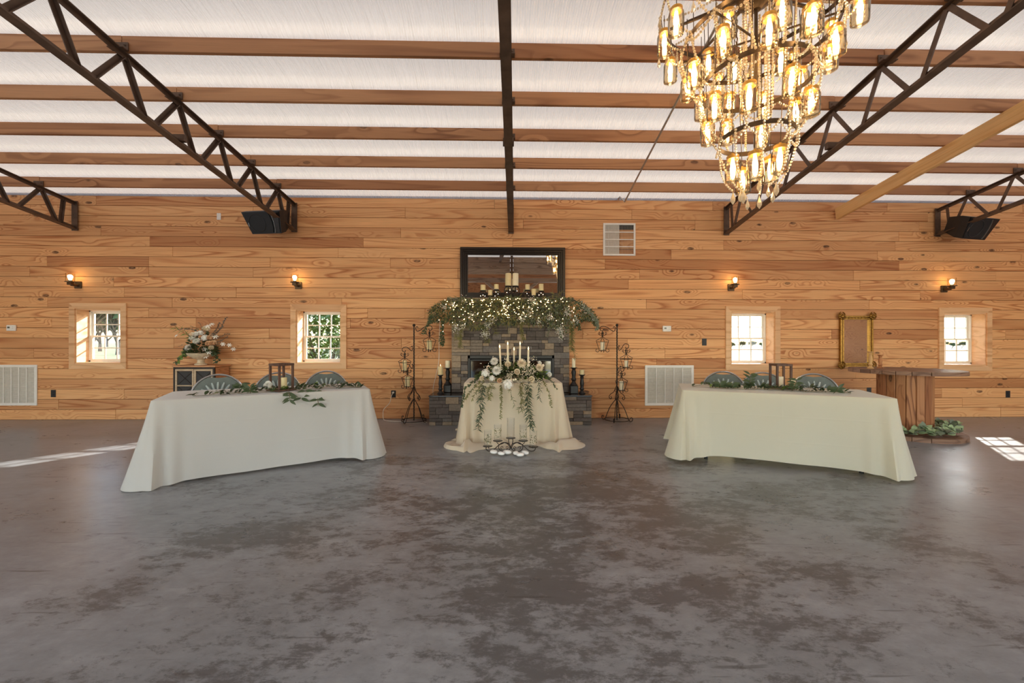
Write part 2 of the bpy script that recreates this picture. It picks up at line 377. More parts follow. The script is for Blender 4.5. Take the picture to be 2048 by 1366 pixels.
def basis(d, up=(0, 0, 1)):
    """matrix whose z axis is d"""
    z = Vector(d).normalized(); x = Vector(up).cross(z)
    if x.length < 1e-4: x = Vector((1, 0, 0)).cross(z)
    x.normalize(); y = z.cross(x); return Matrix((x, y, z)).transposed().to_4x4()
def T(*p): return Matrix.Translation(p if len(p) == 3 else p[0])
def Sc(k): return Matrix.Diagonal((k, k, k, 1)) if not isinstance(k, tuple) else Matrix.Diagonal((*k, 1))
def spiral(cx, cz, r0, r1, a0, a1, n=14, y=0.):
    """flat scroll in the xz plane, from radius r0 at angle a0 to r1 at a1 (radians)"""
    return [Vector((cx + (r0+(r1-r0)*t)*cos(a0+(a1-a0)*t), y, cz + (r0+(r1-r0)*t)*sin(a0+(a1-a0)*t))) for t in (i/(n-1) for i in range(n))]
def bez(p0, p1, p2, p3, n=12):
    p0, p1, p2, p3 = map(Vector, (p0, p1, p2, p3))
    return [p0*(1-t)**3 + p1*3*t*(1-t)**2 + p2*3*t*t*(1-t) + p3*t**3 for t in (i/(n-1) for i in range(n))]
def smoothpath(pts, n=6):
    P = [Vector(p) for p in pts]; out = []
    for i in range(len(P)-1):
        a, b, c, d = P[max(i-1, 0)], P[i], P[i+1], P[min(i+2, len(P)-1)]
        for k in range(n):
            t = k/n; out.append(.5*((2*b) + (c-a)*t + (2*a-5*b+4*c-d)*t*t + (3*b-a-3*c+d)*t**3))
    return out + [P[-1]]
# ------------------------------------------------------------------ the hall: floor, walls, windows, roof
R0 = random.Random(7)
XL, XR, YF = -11.5, 11.9, -4.6                 # gable walls and the long wall behind the camera
plain('wall_core', hexc(70, 42, 24), .9)
mb = MB(); mb.box(((XL+XR)/2, (D+.24+YF)/2, -.1), (XR-XL+.6, D+.24-YF+.6, .2)); struct('floor', mb, 'concrete')
mb = MB(); mb.add([(-260, D+.56, -.25), (260, D+.56, -.25), (260, 260, -.25), (-260, 260, -.25)], [(0, 1, 2, 3)]); struct('ground', mb, 'grass_field')
ROW = .1658; NROW = 22; WTOP = 3.64
WIN = []
for (xa, ya, xb, yb) in ((151.4, 727, 243.3, 617.5), (592.8, 726.8, 682.6, 619.7), (1461, 729.8, 1549, 623.4), (1886, 731, 1971.6, 625.9)):
    a, b = onY(xa, ya), onY(xb, yb); WIN.append((a.x, a.z, b.x, b.z))
REV = .215                                      # window reveal
# sheathing behind the boards, with the four window holes
mb = MB(); xs = XL
for (x0, z0, x1, z1) in WIN:
    mb.box(((xs+x0)/2, D+.145, 1.85), (x0-xs, .24, 3.7)); mb.box(((x0+x1)/2, D+.145, z0/2), (x1-x0, .24, z0)); mb.box(((x0+x1)/2, D+.145, (z1+3.7)/2), (x1-x0, .24, 3.7-z1)); xs = x1
mb.box(((xs+XR)/2, D+.145, 1.85), (XR-xs, .24, 3.7))
wall_back = struct('wall_back', mb, 'wall_core')
JOINT = {18: [201], 17: [299], 16: [345], 15: [297, 540], 14: [297, 506], 12: [248], 11: [344], 10: [297, 735, 850], 9: [103], 8: [538], 5: [200], 2: [248], 19: [1390], 13: [1257, 1720], 7: [1255], 6: [1330]}
def board(x0, x1, z0, z1):
    if x1-x0 < .02 or z1-z0 < .01: return
    g = .0026; m = MB(); dy = R0.uniform(-.0015, .0015)
    m.box((0, 0, 0), (x1-x0-2*g*.6, .02, z1-z0-2*g), bev=.0025)
    o = obj('board', m.mesh('board', 'pine'), wall_back); o.location = ((x0+x1)/2, D+.012+dy, (z0+z1)/2)
for r in range(NROW):
    z0, z1 = r*ROW, min((r+1)*ROW, WTOP)
    js = [onY(px, 600).x for px in JOINT.get(NROW-r if False else r, [])]
    x = XL + R0.uniform(1.2, 4.2)
    while x < XR-.5:
        if all(abs(x-j) > 1.1 for j in js): js.append(x)
        x += R0.choice((2.44, 3.05, 3.66, 3.66, 4.27, 4.88))*R0.uniform(.96, 1.04)
    js = sorted([XL] + js + [XR])
    for a, b in zip(js, js[1:]):
        segs = [(a, b)]
        for (wx0, wz0, wx1, wz1) in WIN:
            if z1 <= wz0 or z0 >= wz1: continue
            new = []
            for (p, q) in segs:
                if q <= wx0-.004 or p >= wx1+.004: new.append((p, q)); continue
                if p < wx0-.004: new.append((p, wx0-.004))
                if q > wx1+.004: new.append((wx1+.004, q))
                lo, hi = max(p, wx0-.004), min(q, wx1+.004)
                board(lo, hi, z0, min(z1, wz0-.004)); board(lo, hi, max(z0, wz1+.004), z1)
            segs = new
        for p, q in segs: board(p, q, z0, z1)
# windows: casing, reveal, two sashes of six panes
def window(i, x0, z0, x1, z1):
    w, h = x1-x0, z1-z0; cx = (x0+x1)/2
    root = thing('window_%d' % i, None, None, (cx, D, z0)); root['kind'] = 'structure'
    c = .088
    for nm, pts in (('top', [(-w/2-c, h+c), (w/2+c, h+c), (w/2, h), (-w/2, h)]), ('bot', [(-w/2-c, -c), (-w/2, 0), (w/2, 0), (w/2+c, -c)]),
                    ('l', [(-w/2-c, -c), (-w/2-c, h+c), (-w/2, h), (-w/2, 0)]), ('r', [(w/2+c, -c), (w/2, 0), (w/2, h), (w/2+c, h+c)])):
        gx = sum(p[0] for p in pts)/4; gz = sum(p[1] for p in pts)/4
        m = MB(); m.prism([(p[0]-gx, p[1]-gz) for p in pts], -.022, .002)
        part('casing', m, 'casing', root, T(gx, 0, gz))
    for (sx, sz, px, pz) in ((w, .018, 0, .009), (w, .018, 0, h-.009), (.018, h-.036, -w/2+.009, h/2), (.018, h-.036, w/2-.009, h/2)):
        m = MB(); m.box((0, 0, 0), (sx, REV, sz)); part('jamb', m, 'casing', root, T(px, REV/2-.004, pz))
    iw, ih = w-.036, h-.036; y = REV+.0
    fr = MB()
    for (sx, sz, px, pz) in ((iw, .022, 0, .018+.011), (iw, .022, 0, h-.018-.011), (.022, ih, -iw/2+.011, h/2), (.022, ih, iw/2-.011, h/2)): fr.box((px, y+.01, pz), (sx, .07, sz))
    part('window_frame', fr, 'vinyl', root)
    gw, gh = iw-.044, ih-.044; zb = .018+.022
    for k, (za, zc, yy) in enumerate(((zb, zb+gh/2+.012, y-.004), (zb+gh/2-.012, zb+gh, y+.022))):
        sh = zc-za; fw = .026
        m = MB()
        m.box((0, 0, fw/2-sh/2), (gw, .026, fw)); m.box((0, 0, sh/2-fw/2), (gw, .026, fw))
        m.box((-gw/2+fw/2, 0, 0), (fw, .026, sh-2*fw)); m.box((gw/2-fw/2, 0, 0), (fw, .026, sh-2*fw))
        s = part('sash', m, 'vinyl', root, T(0, yy, (za+zc)/2))
        pw, ph = (gw-2*fw), (sh-2*fw)
        for j in (1, 2):
            mm = MB(); mm.box((0, 0, 0), (.017, .014, ph)); part('muntin', mm, 'vinyl', s, T(-pw/2+pw*j/3, 0, 0))
        for j in range(3):
            mm = MB(); mm.box((0, 0, 0), (pw/3-.012, .014, .017)); part('muntin', mm, 'vinyl', s, T(-pw/2+pw*(j+.5)/3, 0, 0))
            for q in (-1, 1):
                g = MB(); g.box((0, 0, 0), (pw/3-.012, .003, ph/2-.006)); part('pane', g, 'pane_glass', s, T(-pw/2+pw*(j+.5)/3, 0, q*(ph/4+.003)))
for i, wv in enumerate(WIN): window(i+1, *wv)
# the other three walls: pine too, with wide door openings
def zroof(Y): return 4.488 - .146*(Y if Y > -1.5 else -3-Y)     # underside of the purlins
def gable(name, X, door):
    m = MB(); ya, yb = door; t = .2; x = X
    def slab(pts): m.add([(x-t/2, p, q) for p, q in pts] + [(x+t/2, p, q) for p, q in pts], [tuple(range(len(pts))), tuple(range(len(pts), 2*len(pts)))[::-1]] + [(i, (i+1) % len(pts), len(pts)+(i+1) % len(pts), len(pts)+i) for i in range(len(pts))])
    slab([(YF, 0), (ya, 0), (ya, 3.1), (YF, 3.1)]); slab([(yb, 0), (D, 0), (D, 3.1), (yb, 3.1)])
    slab([(YF, 3.1), (D, 3.1), (D, 3.7), (-1.5, zroof(-1.5)+.2), (YF, zroof(YF)+.2)])
    return struct(name, m, 'old_pine')
gable('wall_left', XL-.1, (-4.3, -.9)); gable('wall_right', XR+.1, (-4.3, -.9))
m = MB(); zt = zroof(YF)+.2
for (p, q) in ((XL, -7.4), (-1.4, 1.85), (7.85, XR)): m.box(((p+q)/2, YF-.1, 1.325), (q-p, .2, 2.65))
m.box(((XL+XR)/2, YF-.1, (zt+2.65)/2), (XR-XL, .2, zt-2.65)); struct('wall_front', m, 'old_pine')
# roof film, hung over the purlins
PS = .5943; PY = [6.138 - PS*j for j in range(13)]
ys = [(D+.02, WTOP-.001)]
full = [6.138+PS] + PY + [PY[-1]-PS]
for a, b in zip(full, full[1:]):                # far purlin a, near purlin b
    for fr, hh in ((.0, -.004), (.10, .012), (.17, .034), (.24, .046), (.6, .05), (.86, .036), (.97, .004)):
        y = a + (b-a)*fr
        if y > D-.05 or y < -1.45: continue
        ys.append((y, zroof(y)+.142+hh))
ys.append((-1.5, zroof(-1.5)+.16))
for k in range(1, 5): y = -1.5 - k*.775; ys.append((y, zroof(y)+.16))
NX = 60; m = MB()
vs = [(XL + (XR-XL)*i/NX, y, z + (.008*noise.noise(Vector((i*.7, y*2, 0))) if 0 < j < 90 else 0)) for j, (y, z) in enumerate(ys) for i in range(NX+1)]
fs = [(j*(NX+1)+i, j*(NX+1)+i+1, (j+1)*(NX+1)+i+1, (j+1)*(NX+1)+i) for j in range(len(ys)-1) for i in range(NX)]
m.add(vs, fs); ceiling = struct('ceiling', m, 'roof_film', smooth=True)
TX = [-6.929, -3.4235, .1165, 3.7203, 7.3316]; SK = .0315
def tx(i, Y): return TX[i] + SK*(Y-6.451)
for j, py in enumerate(PY):
    xs = [XL] + [tx(i, py) for i in range(5)] + [XR]
    for a, b in zip(xs, xs[1:]):
        m = MB(); m.box((0, 0, 0), (b-a-.004, .04, .142), bev=.003)
        o = obj('purlin', m.mesh('purlin', 'purlin'), ceiling); o.location = ((a+b)/2, py+R0.uniform(-.004, .004), zroof(py)+.071+R0.uniform(-.003, .003))
# steel roof trusses
def zbot(Y): return 3.08 + .138*(6.6 - (Y if Y > -1.5 else -3-Y))
def ztop(Y): return zroof(Y) - .036
def tee(w, h, t): return [(-w/2, 0), (w/2, 0), (w/2, t), (t/2, t), (t/2, h), (-t/2, h), (-t/2, t), (-w/2, t)]
def truss(i, label):
    P = lambda Y, z: Vector((tx(i, Y), Y, z))
    base = P(6.6, zbot(6.6)); r = thing('roof_truss', label, 'truss', base, 0, 'steel roof trusses')
    W = T(-base); S = 'truss_steel'
    tp = [(x, -y) for x, y in tee(.085, .05, .009)][::-1]
    a = MB(); a.beam(P(6.62, ztop(6.62)+.03), P(-1.5, ztop(-1.5)+.03), 0, 0, prof=tp); part('top_chord', a, S, r, W)
    a = MB(); a.beam(P(6.62, zbot(6.62)), P(-1.5, zbot(-1.5)), 0, 0, prof=tee(.085, .055, .009)); part('bottom_chord', a, S, r, W)
    a = MB(); a.beam(P(6.6, zbot(6.6)-.02), P(6.6, ztop(6.6)+.05), .09, .012, (0, 1, 0)); part('end_post', a, S, r, W)
    L = [(0, 0), (.042, 0), (.042, .007), (.007, .007), (.007, .042), (0, .042)]
    def web(p, q):
        b = MB(); b.beam(p, q, 0, 0, (1, 0, 0), prof=[(x-.02, y-.02) for x, y in L]); part('web', b, S, r, W)
    web(P(6.44, ztop(6.44)), P(6.4, zbot(6.4)+.02))
    for k, py in enumerate(PY):
        if py < -1.2: break
        n1, n2 = py-.27, min(py+.205, 6.4)
        web(P(py-.012, ztop(py)), P(n1, zbot(n1)+.02)); web(P(py+.012, ztop(py)), P(n2, zbot(n2)+.02))
        b = MB(); b.box((tx(i, py), py-.028, zroof(py)+.035), (.14, .010, .075)); b.box((tx(i, py), py-.055, zroof(py)-.003), (.14, .06, .009))
        for s in (-1, 1): b.octa((tx(i, py)+s*.045, py-.036, zroof(py)+.045), .011)
        part('purlin_clip', b, S, r, W)
    for y0 in (4.38,):
        b = MB(); b.box((tx(i, y0)+.0, y0, zbot(y0)+.075), (.12, .05, .07)); part('brace_clip', b, S, r, W)
    return r
for i, lb in enumerate(('dark steel roof truss with an empty end above the first wall sconce',
                        'dark steel roof truss with a black loudspeaker hung in its end above the cabinet',
                        'dark steel roof truss running straight over the fireplace mirror',
                        'dark steel roof truss passing behind the lit jar chandelier',
                        'dark steel roof truss with a black loudspeaker in its end above the gilt mirror')): truss(i, lb)
# new pine brace board nailed under the purlins
p, q = Vector((5.60, 6.60, zroof(6.60)-.10)), Vector((5.60, 1.0, zroof(1.0)-.10))
m = MB(); L = (q-p).length; m.box((0, 0, 0), (L, .05, .19), bev=.003)
o = solo('brace_board', m, 'new_lumber', 'long pale new pine board nailed along the underside of the roof purlins', 'board')
d = (q-p).normalized(); o.matrix_world = T((p+q)/2) @ Matrix((d, d.cross(Vector((0, 0, -1))).normalized(), d.cross(Vector((0, 0, -1))).normalized().cross(d)*-1)).transposed().to_4x4()
# galvanized conduit
a = onY(1236, 399, 6.61)
pts = [a, Vector((a.x+.01, 6.55, a.z+.02)), Vector((a.x+.05, 6.40, zroof(6.40)-.02))] + [Vector((a.x+.05+(1.80-a.x-.05)*t, 6.4-3.4*t, zroof(6.4-3.4*t)-.014)) for t in (.25, .5, .75, 1)]
m = MB(); m.tube(pts, .0125, 8); solo('conduit_pipe', m, 'galvanized', 'thin grey galvanized conduit pipe strapped across the purlins from the wall top', 'pipe', smooth=True)
# timber frame under the ridge, behind the camera; the mantel mirror shows it
r = thing('timber_frame', 'weathered grey timber post with raking braces and header planks reflected in the mantel mirror', 'post', (.3, -1.5, 0))
m = MB(); m.box((0, 0, 1.73), (.15, .15, 3.46), bev=.006); part('post', m, 'weathered', r)
m = MB(); m.box((0, 0, 0), (9, .14, .15), bev=.006); part('beam', m, 'weathered', r, T(0, 0, 3.535))
for s in (-1, 1):
    m = MB(); m.beam((s*.95, 0, 3.47), (s*.06, 0, 2.75), .1, .12, (0, 1, 0)); part('brace', m, 'weathered', r)
for k in range(3):
    for s in (-1, 1): m = MB(); m.box((0, 0, 0), (4.4, .05, .205), bev=.004); part('plank', m, 'weathered', r, T(s*2.26, 0, 3.86+k*.212))
m = MB(); m.box((0, .04, 4.07), (.09, .06, .72))
for k in range(4): m.box((0, .075, 3.8+k*.18), (.14, .02, .05))
part('strap', m, 'truss_steel', r)
# ------------------------------------------------------------------ outside
def tree_mesh(seed, h):
    R = random.Random(seed); m = MB(); lv = MB()
    def grow(p, d, L, r, n):
        q = p + d*L; m.tube([p, p+d*L*.5+Vector((R.uniform(-1, 1), R.uniform(-1, 1), 0))*L*.06, q], [r, r*.8, r*.62], 4, cap=False)
        if n == 0:
            for _ in range(11):
                c = q + Vector((R.gauss(0, 1), R.gauss(0, 1), R.gauss(0, 1)))*L*.4
                lv.leaf(c, (R.uniform(-1, 1), R.uniform(-1, 1), R.uniform(-1, .3)), (R.random(), R.random(), R.random()), h*.042, h*.028)
            return
        for k in range(3):
            dd = (d + Vector((R.uniform(-1, 1), R.uniform(-1, 1), R.uniform(-.15, .6)))*.75).normalized(); grow(q if k else p+d*L*.75, dd, L*R.uniform(.78, 1.05), r*.66, n-1)
    grow(Vector((0, 0, -.3)), Vector((0, 0, 1)), h*.10, h*.016, 5)
    return m.mesh('trunk', 'trunk'), lv.mesh('leaves', 'foliage_far')
TM = [tree_mesh(s, 16.) for s in (1, 2, 3)]
def tree(me, loc, s, rz, label, group):
    o = obj('tree', me[0]); o.location = loc; o.scale = (s,)*3; o.rotation_euler = (0, 0, rz); tag(o, label, 'tree', group)
    c = obj('leaves', me[1], o); c['kind'] = 'stuff'
for k in range(7):
    Y = 30 + 15*k; tree(TM[k % 3], (onY((168, 236, 200, 160, 262, 215, 188)[k], 683, Y).x, Y, -.25), .95 + .06*k, 1.3*k, 'tall bare winter tree in the woods beyond the first window', 'woods beyond the first window')
for k in range(10):
    Y = 84 + 7*(k % 2); tree(TM[k % 3], (onY((1462+k*20) if k < 5 else (1884+(k-5)*20), 683, Y).x, Y, -.25), .19 + .02*(k % 3), 2.1*k, 'small distant tree across the field seen through the windows beside the gilt mirror', 'distant tree line across the field')
def shrub(loc, w, h, label, n=2600, seed=3):
    R = random.Random(seed); r = thing('shrub', label, 'shrub', loc, group=None)
    st = MB(); lv = MB()
    for k in range(26):
        a = R.uniform(0, 2*pi); e = Vector((cos(a)*w*R.uniform(.2, .9), sin(a)*w*R.uniform(.2, .6), h*R.uniform(.5, .98)))
        st.tube(bez((0, 0, -.1), (e.x*.2, e.y*.2, e.z*.4), (e.x*.7, e.y*.7, e.z*.6), e, 6), [.03, .025, .02, .015, .01, .006], 4, cap=False)
    for k in range(n):
        z = R.random(); rad = w*(.35+.65*sin(pi*min(z*.8+.2, 1)))*sqrt(R.random()); a = R.uniform(0, 2*pi)
        lv.leaf((rad*cos(a), rad*.6*sin(a), z*h), (R.uniform(-1, 1), R.uniform(-1, 1), R.uniform(-.6, .8)), (R.uniform(-1, 1), R.uniform(-1, 1), 1), .16, .08)
    part('branches', st, 'trunk', r); part('leaves', lv, 'shrub_leaf', r, kind='stuff')
c = onY(655, 683, 9.6); shrub((c.x, 9.6, -.25), 1.5, 2.45, 'leafy green shrub close outside the second window', 3400)
# ------------------------------------------------------------------ fixtures on the pine wall
FACE = D                                        # front plane of the boards
def sconce(px, py, label):
    c = onY(px, py); r = thing('wall_sconce', label, 'wall lamp', (c.x, FACE, c.z), group='wall sconces')
    m = MB(); m.box((0, -.011, 0), (.105, .022, .115), bev=.004); part('backplate', m, 'bronze', r)
    m = MB(); m.box((0, -.065, -.012), (.042, .09, .034), bev=.003); m.box((0, -.125, .006), (.06, .06, .045), bev=.004); part('arm', m, 'bronze', r)
    m = MB(); m.lathe([(.012, .028), (.064, .028), (.064, .036), (.03, .040), (.022, .058), (.0, .058)], 20, T(0, -.128, 0)); part('lamp_holder', m, 'bronze', r, smooth=True)
    m = MB(); m.lathe([(.050, .037), (.055, .045), (.055, .165), (.052, .165), (.052, .045), (.048, .039)], 24, T(0, -.128, 0), cap=False); part('glass_shade', m, 'shade_glass', r, smooth=True)
    m = MB(); m.lathe([(.001, .056), (.014, .06), (.016, .075), (.030, .105), (.031, .12), (.022, .138), (.001, .147)], 14, T(0, -.128, 0)); part('bulb', m, 'sconce_glow', r, smooth=True)
    l = lamp('sconce_light', 'POINT', (0, -.128, .11), 13., (1, .48, .12), shadow_soft_size=.03); l.parent = r
sconce(157.5, 570, 'lit bronze wall sconce with glass cylinder above the first window')
sconce(597.5, 571, 'lit bronze wall sconce above the window with the leafy shrub outside')
sconce(1461.5, 575, 'lit bronze wall sconce above the window behind the lantern table')
sconce(1887, 578, 'lit bronze wall sconce above the window behind the cable spool table')
def plate(name, px, py, w, h, mat, label, cat, kind):
    c = onY(px, py); r = thing(name, label, cat, (c.x, FACE, c.z))
    m = MB(); m.box((0, -.003, 0), (w, .006, h), bev=.002); part('cover_plate', m, mat, r)
    m = MB()
    if kind == 'outlet':
        for s in (-1, 1): m.box((0, -.007, s*.02), (.034, .004, .028), bev=.0015)
        part('socket_face', m, 'black_plastic', r)
        m = MB()
        for s in (-1, 1):
            for q in (-1, 1): m.box((q*.006, -.0092, s*.02+.003), (.002, .001, .008))
        part('slot', m, 'soot', r)
    elif kind == 'switch':
        m.box((0, -.0075, 0), (.034, .005, .066), bev=.0015); part('rocker', m, 'black_plastic', r)
    elif kind == 'blank':
        for s in (-1, 1): m.octa((0, -.006, s*.04), .003)
        part('screw', m, 'galvanized', r)
    return r
plate('wall_outlet', 107, 787, .075, .118, 'black_plastic', 'black wall outlet beside the louvred grille under the first window', 'outlet', 'outlet')
plate('wall_outlet', 2015.5, 788.5, .075, .118, 'black_plastic', 'black wall outlet low on the boards past the spool table', 'outlet', 'outlet')
plate('wall_outlet', 1738, 782, .075, .118, 'black_plastic', 'black wall outlet half hidden beside the spool table column', 'outlet', 'outlet')
plug_outlet = plate('wall_outlet', 787, 788, .075, .118, 'black_plastic', 'black wall outlet with a white cord plugged in beside the lantern stand', 'outlet', 'outlet')
plate('light_switch', 1408.5, 684, .075, .118, 'black_plastic', 'black rocker light switch beside the window', 'light switch', 'switch')
plate('blank_plate', 438, 433, .066, .108, 'white_paint', 'small white blank cover plate high on the wall near the loudspeaker', 'cover plate', 'blank')
def thermostat(px, py, label):
    c = onY(px, py); r = thing('thermostat', label, 'thermostat', (c.x, FACE, c.z))
    m = MB(); m.box((0, -.014, 0), (.14, .028, .096), bev=.008); part('housing', m, 'white_paint', r)
    m = MB(); m.box((-.03, -.0285, .008), (.036, .003, .026)); part('display', m, 'thermostat_screen', r)
    m = MB()
    for s in (-1, 1): m.box((.036, -.029, .006+s*.013), (.016, .003, .009), bev=.001)
    part('button', m, 'louver_white', r)
thermostat(25, 656, 'white thermostat beside the first window'); thermostat(1333, 657.5, 'white thermostat beside the black light switch')
def grille(pxa, pya, pxb, pyb, ncol, label):
    a, b = onY(pxa, pyb), onY(pxb, pya); w, h = b.x-a.x, b.z-a.z
    r = thing('return_air_grille', label, 'air grille', ((a.x+b.x)/2, FACE, (a.z+b.z)/2))
    fw = .042; m = MB()
    for (sx, sz, px, pz) in ((w, fw, 0, h/2-fw/2), (w, fw, 0, -h/2+fw/2), (fw, h-2*fw, -w/2+fw/2, 0), (fw, h-2*fw, w/2-fw/2, 0)): m.box((px, -.008, pz), (sx, .016, sz), bev=.003)
    part('grille_frame', m, 'white_paint', r)
    m = MB(); m.box((0, .001, 0), (w-fw, .002, h-fw)); part('filter', m, 'louver_white', r)
    iw = w-2*fw
    for k in range(1, ncol): m = MB(); m.box((-iw/2+iw*k/ncol, -.010, 0), (.012, .012, h-2*fw)); part('divider_bar', m, 'white_paint', r)
    m = MB(); n = 26
    for k in range(n):
        z = -h/2+fw+(h-2*fw)*(k+.5)/n
        m.add([(-iw/2, -.002, z+.007), (iw/2, -.002, z+.007), (iw/2, -.012, z-.006), (-iw/2, -.012, z-.006), (-iw/2, -.002, z+.0085), (iw/2, -.002, z+.0085), (iw/2, -.012, z-.0045), (-iw/2, -.012, z-.0045)],
              [(0, 1, 2, 3), (7, 6, 5, 4), (0, 4, 5, 1), (3, 2, 6, 7)])
    part('louvers', m, 'louver_white', r, kind='stuff')
grille(-27, 729.5, 75.5, 811, 6, 'white louvred return air grille low on the wall beside the black outlet')
grille(1289.5, 730.5, 1387, 811, 5, 'white louvred return air grille low on the wall behind the ivory tablecloth')
a, b = onY(1206, 511.5), onY(1270.5, 447); w = b.x-a.x; h = b.z-a.z
r = thing('supply_register', 'square white air register high on the wall beside the mantel mirror', 'air register', ((a.x+b.x)/2, FACE, (a.z+b.z)/2))
fw = .03; m = MB()
for (sx, sz, px, pz) in ((w, fw, 0, h/2-fw/2), (w, fw, 0, -h/2+fw/2), (fw, h-2*fw, -w/2+fw/2, 0), (fw, h-2*fw, w/2-fw/2, 0)): m.box((px, -.009, pz), (sx, .018, sz), bev=.003)
part('register_frame', m, 'white_paint', r)
m = MB(); m.box((0, .004, 0), (w-fw, .002, h-fw)); part('duct', m, 'duct_dark', r)
ih = h-2*fw; iw = w-2*fw
for k in range(1, 4): m = MB(); m.box((0, -.011, -ih/2+ih*k/4), (iw, .012, .013)); part('divider_bar', m, 'white_paint', r)
m = MB()
for k in range(20):
    x = -iw/2+iw*(k+.5)/20; s = .009 if k < 10 else -.0008; m.box((0, 0, 0), (.0022, .02, ih), T(x, -.006, 0) @ Matrix.Rotation(1.05 if k < 10 else -.35, 4, 'Z'))
part('vanes', m, 'louver_white', r, kind='stuff')
# loudspeakers hung in the truss ends
def speaker(px, py, Y, rx, rz, ry, label):
    c = onY(px, py, Y); r = thing('loudspeaker', label, 'loudspeaker', c); r.rotation_euler = (rx, ry, rz); r.scale = (.9,)*3
    out = [(-.27, -.185), (-.35, .185), (.35, .185), (.27, -.185)]
    bk = [(-.2, -.13), (-.26, .13), (.26, .13), (.2, -.13)]
    m = MB(); vs = [(x, -.17, z) for x, z in out] + [(x*1.0, -.05, z) for x, z in out] + [(x, .19, z) for x, z in bk]
    m.add(vs, [(0, 3, 2, 1), (8, 9, 10, 11)] + [(k*4+i, k*4+(i+1) % 4, (k+1)*4+(i+1) % 4, (k+1)*4+i) for k in (0, 1) for i in range(4)]); part('cabinet', m, 'black_plastic', r)
    m = MB(); ol = [(-.255, -.165), (-.28, -.1), (-.295, 0), (-.305, .1), (-.31, .165), (.13, .165), (.155, .1), (.165, 0), (.155, -.1), (.13, -.165)]
    m.prism(ol, -.184, -.168); part('grille', m, 'speaker_grille', r)
    m = MB()
    m.tube([(-.10+.145*cos(2*pi*k/30), -.186, .145*sin(2*pi*k/30)) for k in range(30)], .005, 5, closed=True); part('woofer_rim', m, 'black_plastic', r)
    m = MB(); m.prism([(.19, -.16), (.205, -.08), (.21, 0), (.205, .08), (.19, .16), (.325, .16), (.255, -.16)], -.182, -.168); part('horn', m, 'black_paint', r)
    m = MB(); m.prism([(.17, -.17), (.19, -.09), (.197, 0), (.19, .09), (.17, .17), (.175, .17), (.196, .09), (.203, 0), (.196, -.09), (.175, -.17)], -.186, -.17); part('trim_strip', m, 'galvanized', r)
    m = MB(); m.box((-.265, -.187, -.02), (.012, .004, .065)); part('badge', m, 'chrome', r)
    m = MB(); m.box((.1, .20, .0), (.04, .10, .04)); m.box((.1, .25, .0), (.12, .012, .12)); part('wall_bracket', m, 'truss_steel', r)
speaker(540, 442, 6.33, radians(26), radians(-8), 0, 'black loudspeaker hung in the truss end above the flower cabinet')
speaker(1936, 454, 6.33, radians(26), radians(10), 0, 'black loudspeaker hung in the truss end above the gilt mirror')
# ------------------------------------------------------------------ fireplace
hx0, hx1, hY, hZ = -1.13, 1.353, 6.09, .432
bx0, bx1, bY, mZ = -.833, 1.063, 6.42, 1.90
fx0, fx1, fz1 = -.569, .814, 1.053
FP = thing('fireplace', 'stacked grey stone fireplace with raised hearth and glass doors', 'fireplace', (.115, D, 0))
W = T(-.115, -D, 0)
RS = random.Random(11)
core = MB(); t = .03
core.box(((bx0+fx0)/2+t/2, (bY+D)/2+t/2, mZ/2), (fx0-bx0-t, D-bY-t, mZ)); core.box(((bx1+fx1)/2-t/2, (bY+D)/2+t/2, mZ/2), (bx1-fx1-t, D-bY-t, mZ)); core.box(((fx0+fx1)/2, (bY+D)/2+t/2, (fz1+mZ)/2), (fx1-fx0, D-bY-t, mZ-fz1))
chim = part('chimney_breast', core, 'soot', FP, W)
core = MB(); core.box(((hx0+hx1)/2, (hY+D)/2+t/2, hZ/2), (hx1-hx0-2*t, D-hY-t, hZ)); hear = part('hearth', core, 'soot', FP, W)
STM = {}
def stone(parent, M0, c, sx, sy, sz):
    """c in world; sizes quantised so that alike stones share a mesh"""
    k = (round(sx, 2), round(sy, 2), round(sz, 3))
    if k not in STM: m = MB(); m.box((0, 0, 0), (max(k[0], .02)-.003, k[1], k[2]-.003), bev=.004); STM[k] = m.mesh('stone', 'stone')
    o = obj('stone', STM[k], parent); o.location = c
def stonework(parent, x0, x1, z0, z1, Y, hole=None, h=.0495):
    z = z0; skip = []
    while z < z1-.01:
        x = x0; nskip = []
        while x < x1-.005:
            for (a, b) in skip:
                if a-.005 <= x < b-.005: x = b
            if x >= x1-.005: break
            lim = min([a for a, b in skip if a > x+.005] + [x1])
            w = min(RS.choice((.1, .15, .2, .2, .25, .3, .15)), lim-x)
            if lim-x-w < .06: w = lim-x
            tall = RS.random() < .3 and z+2*h <= z1+.01 and w < .26
            hh = 2*h if tall else h
            if hole:
                ha, hb, hz = hole
                if z < hz-.005:
                    if ha-.004 <= x < hb-.004: x = hb; continue
                    if x < ha and x+w > ha-.06: w = ha-x
                    if tall and z+hh > hz+.005 and False: tall = False
            dep = RS.uniform(-.006, .006)
            stone(parent, W, (x+w/2, Y+.02+dep, z+hh/2), w, .04, hh)
            if tall: nskip.append((x, x+w))
            x += w
        skip = nskip; z += h
stonework(chim, bx0, bx1, .46, mZ, bY, (fx0, fx1, fz1))
stonework(hear, hx0, hx1, .0, hZ, hY, None, .054)
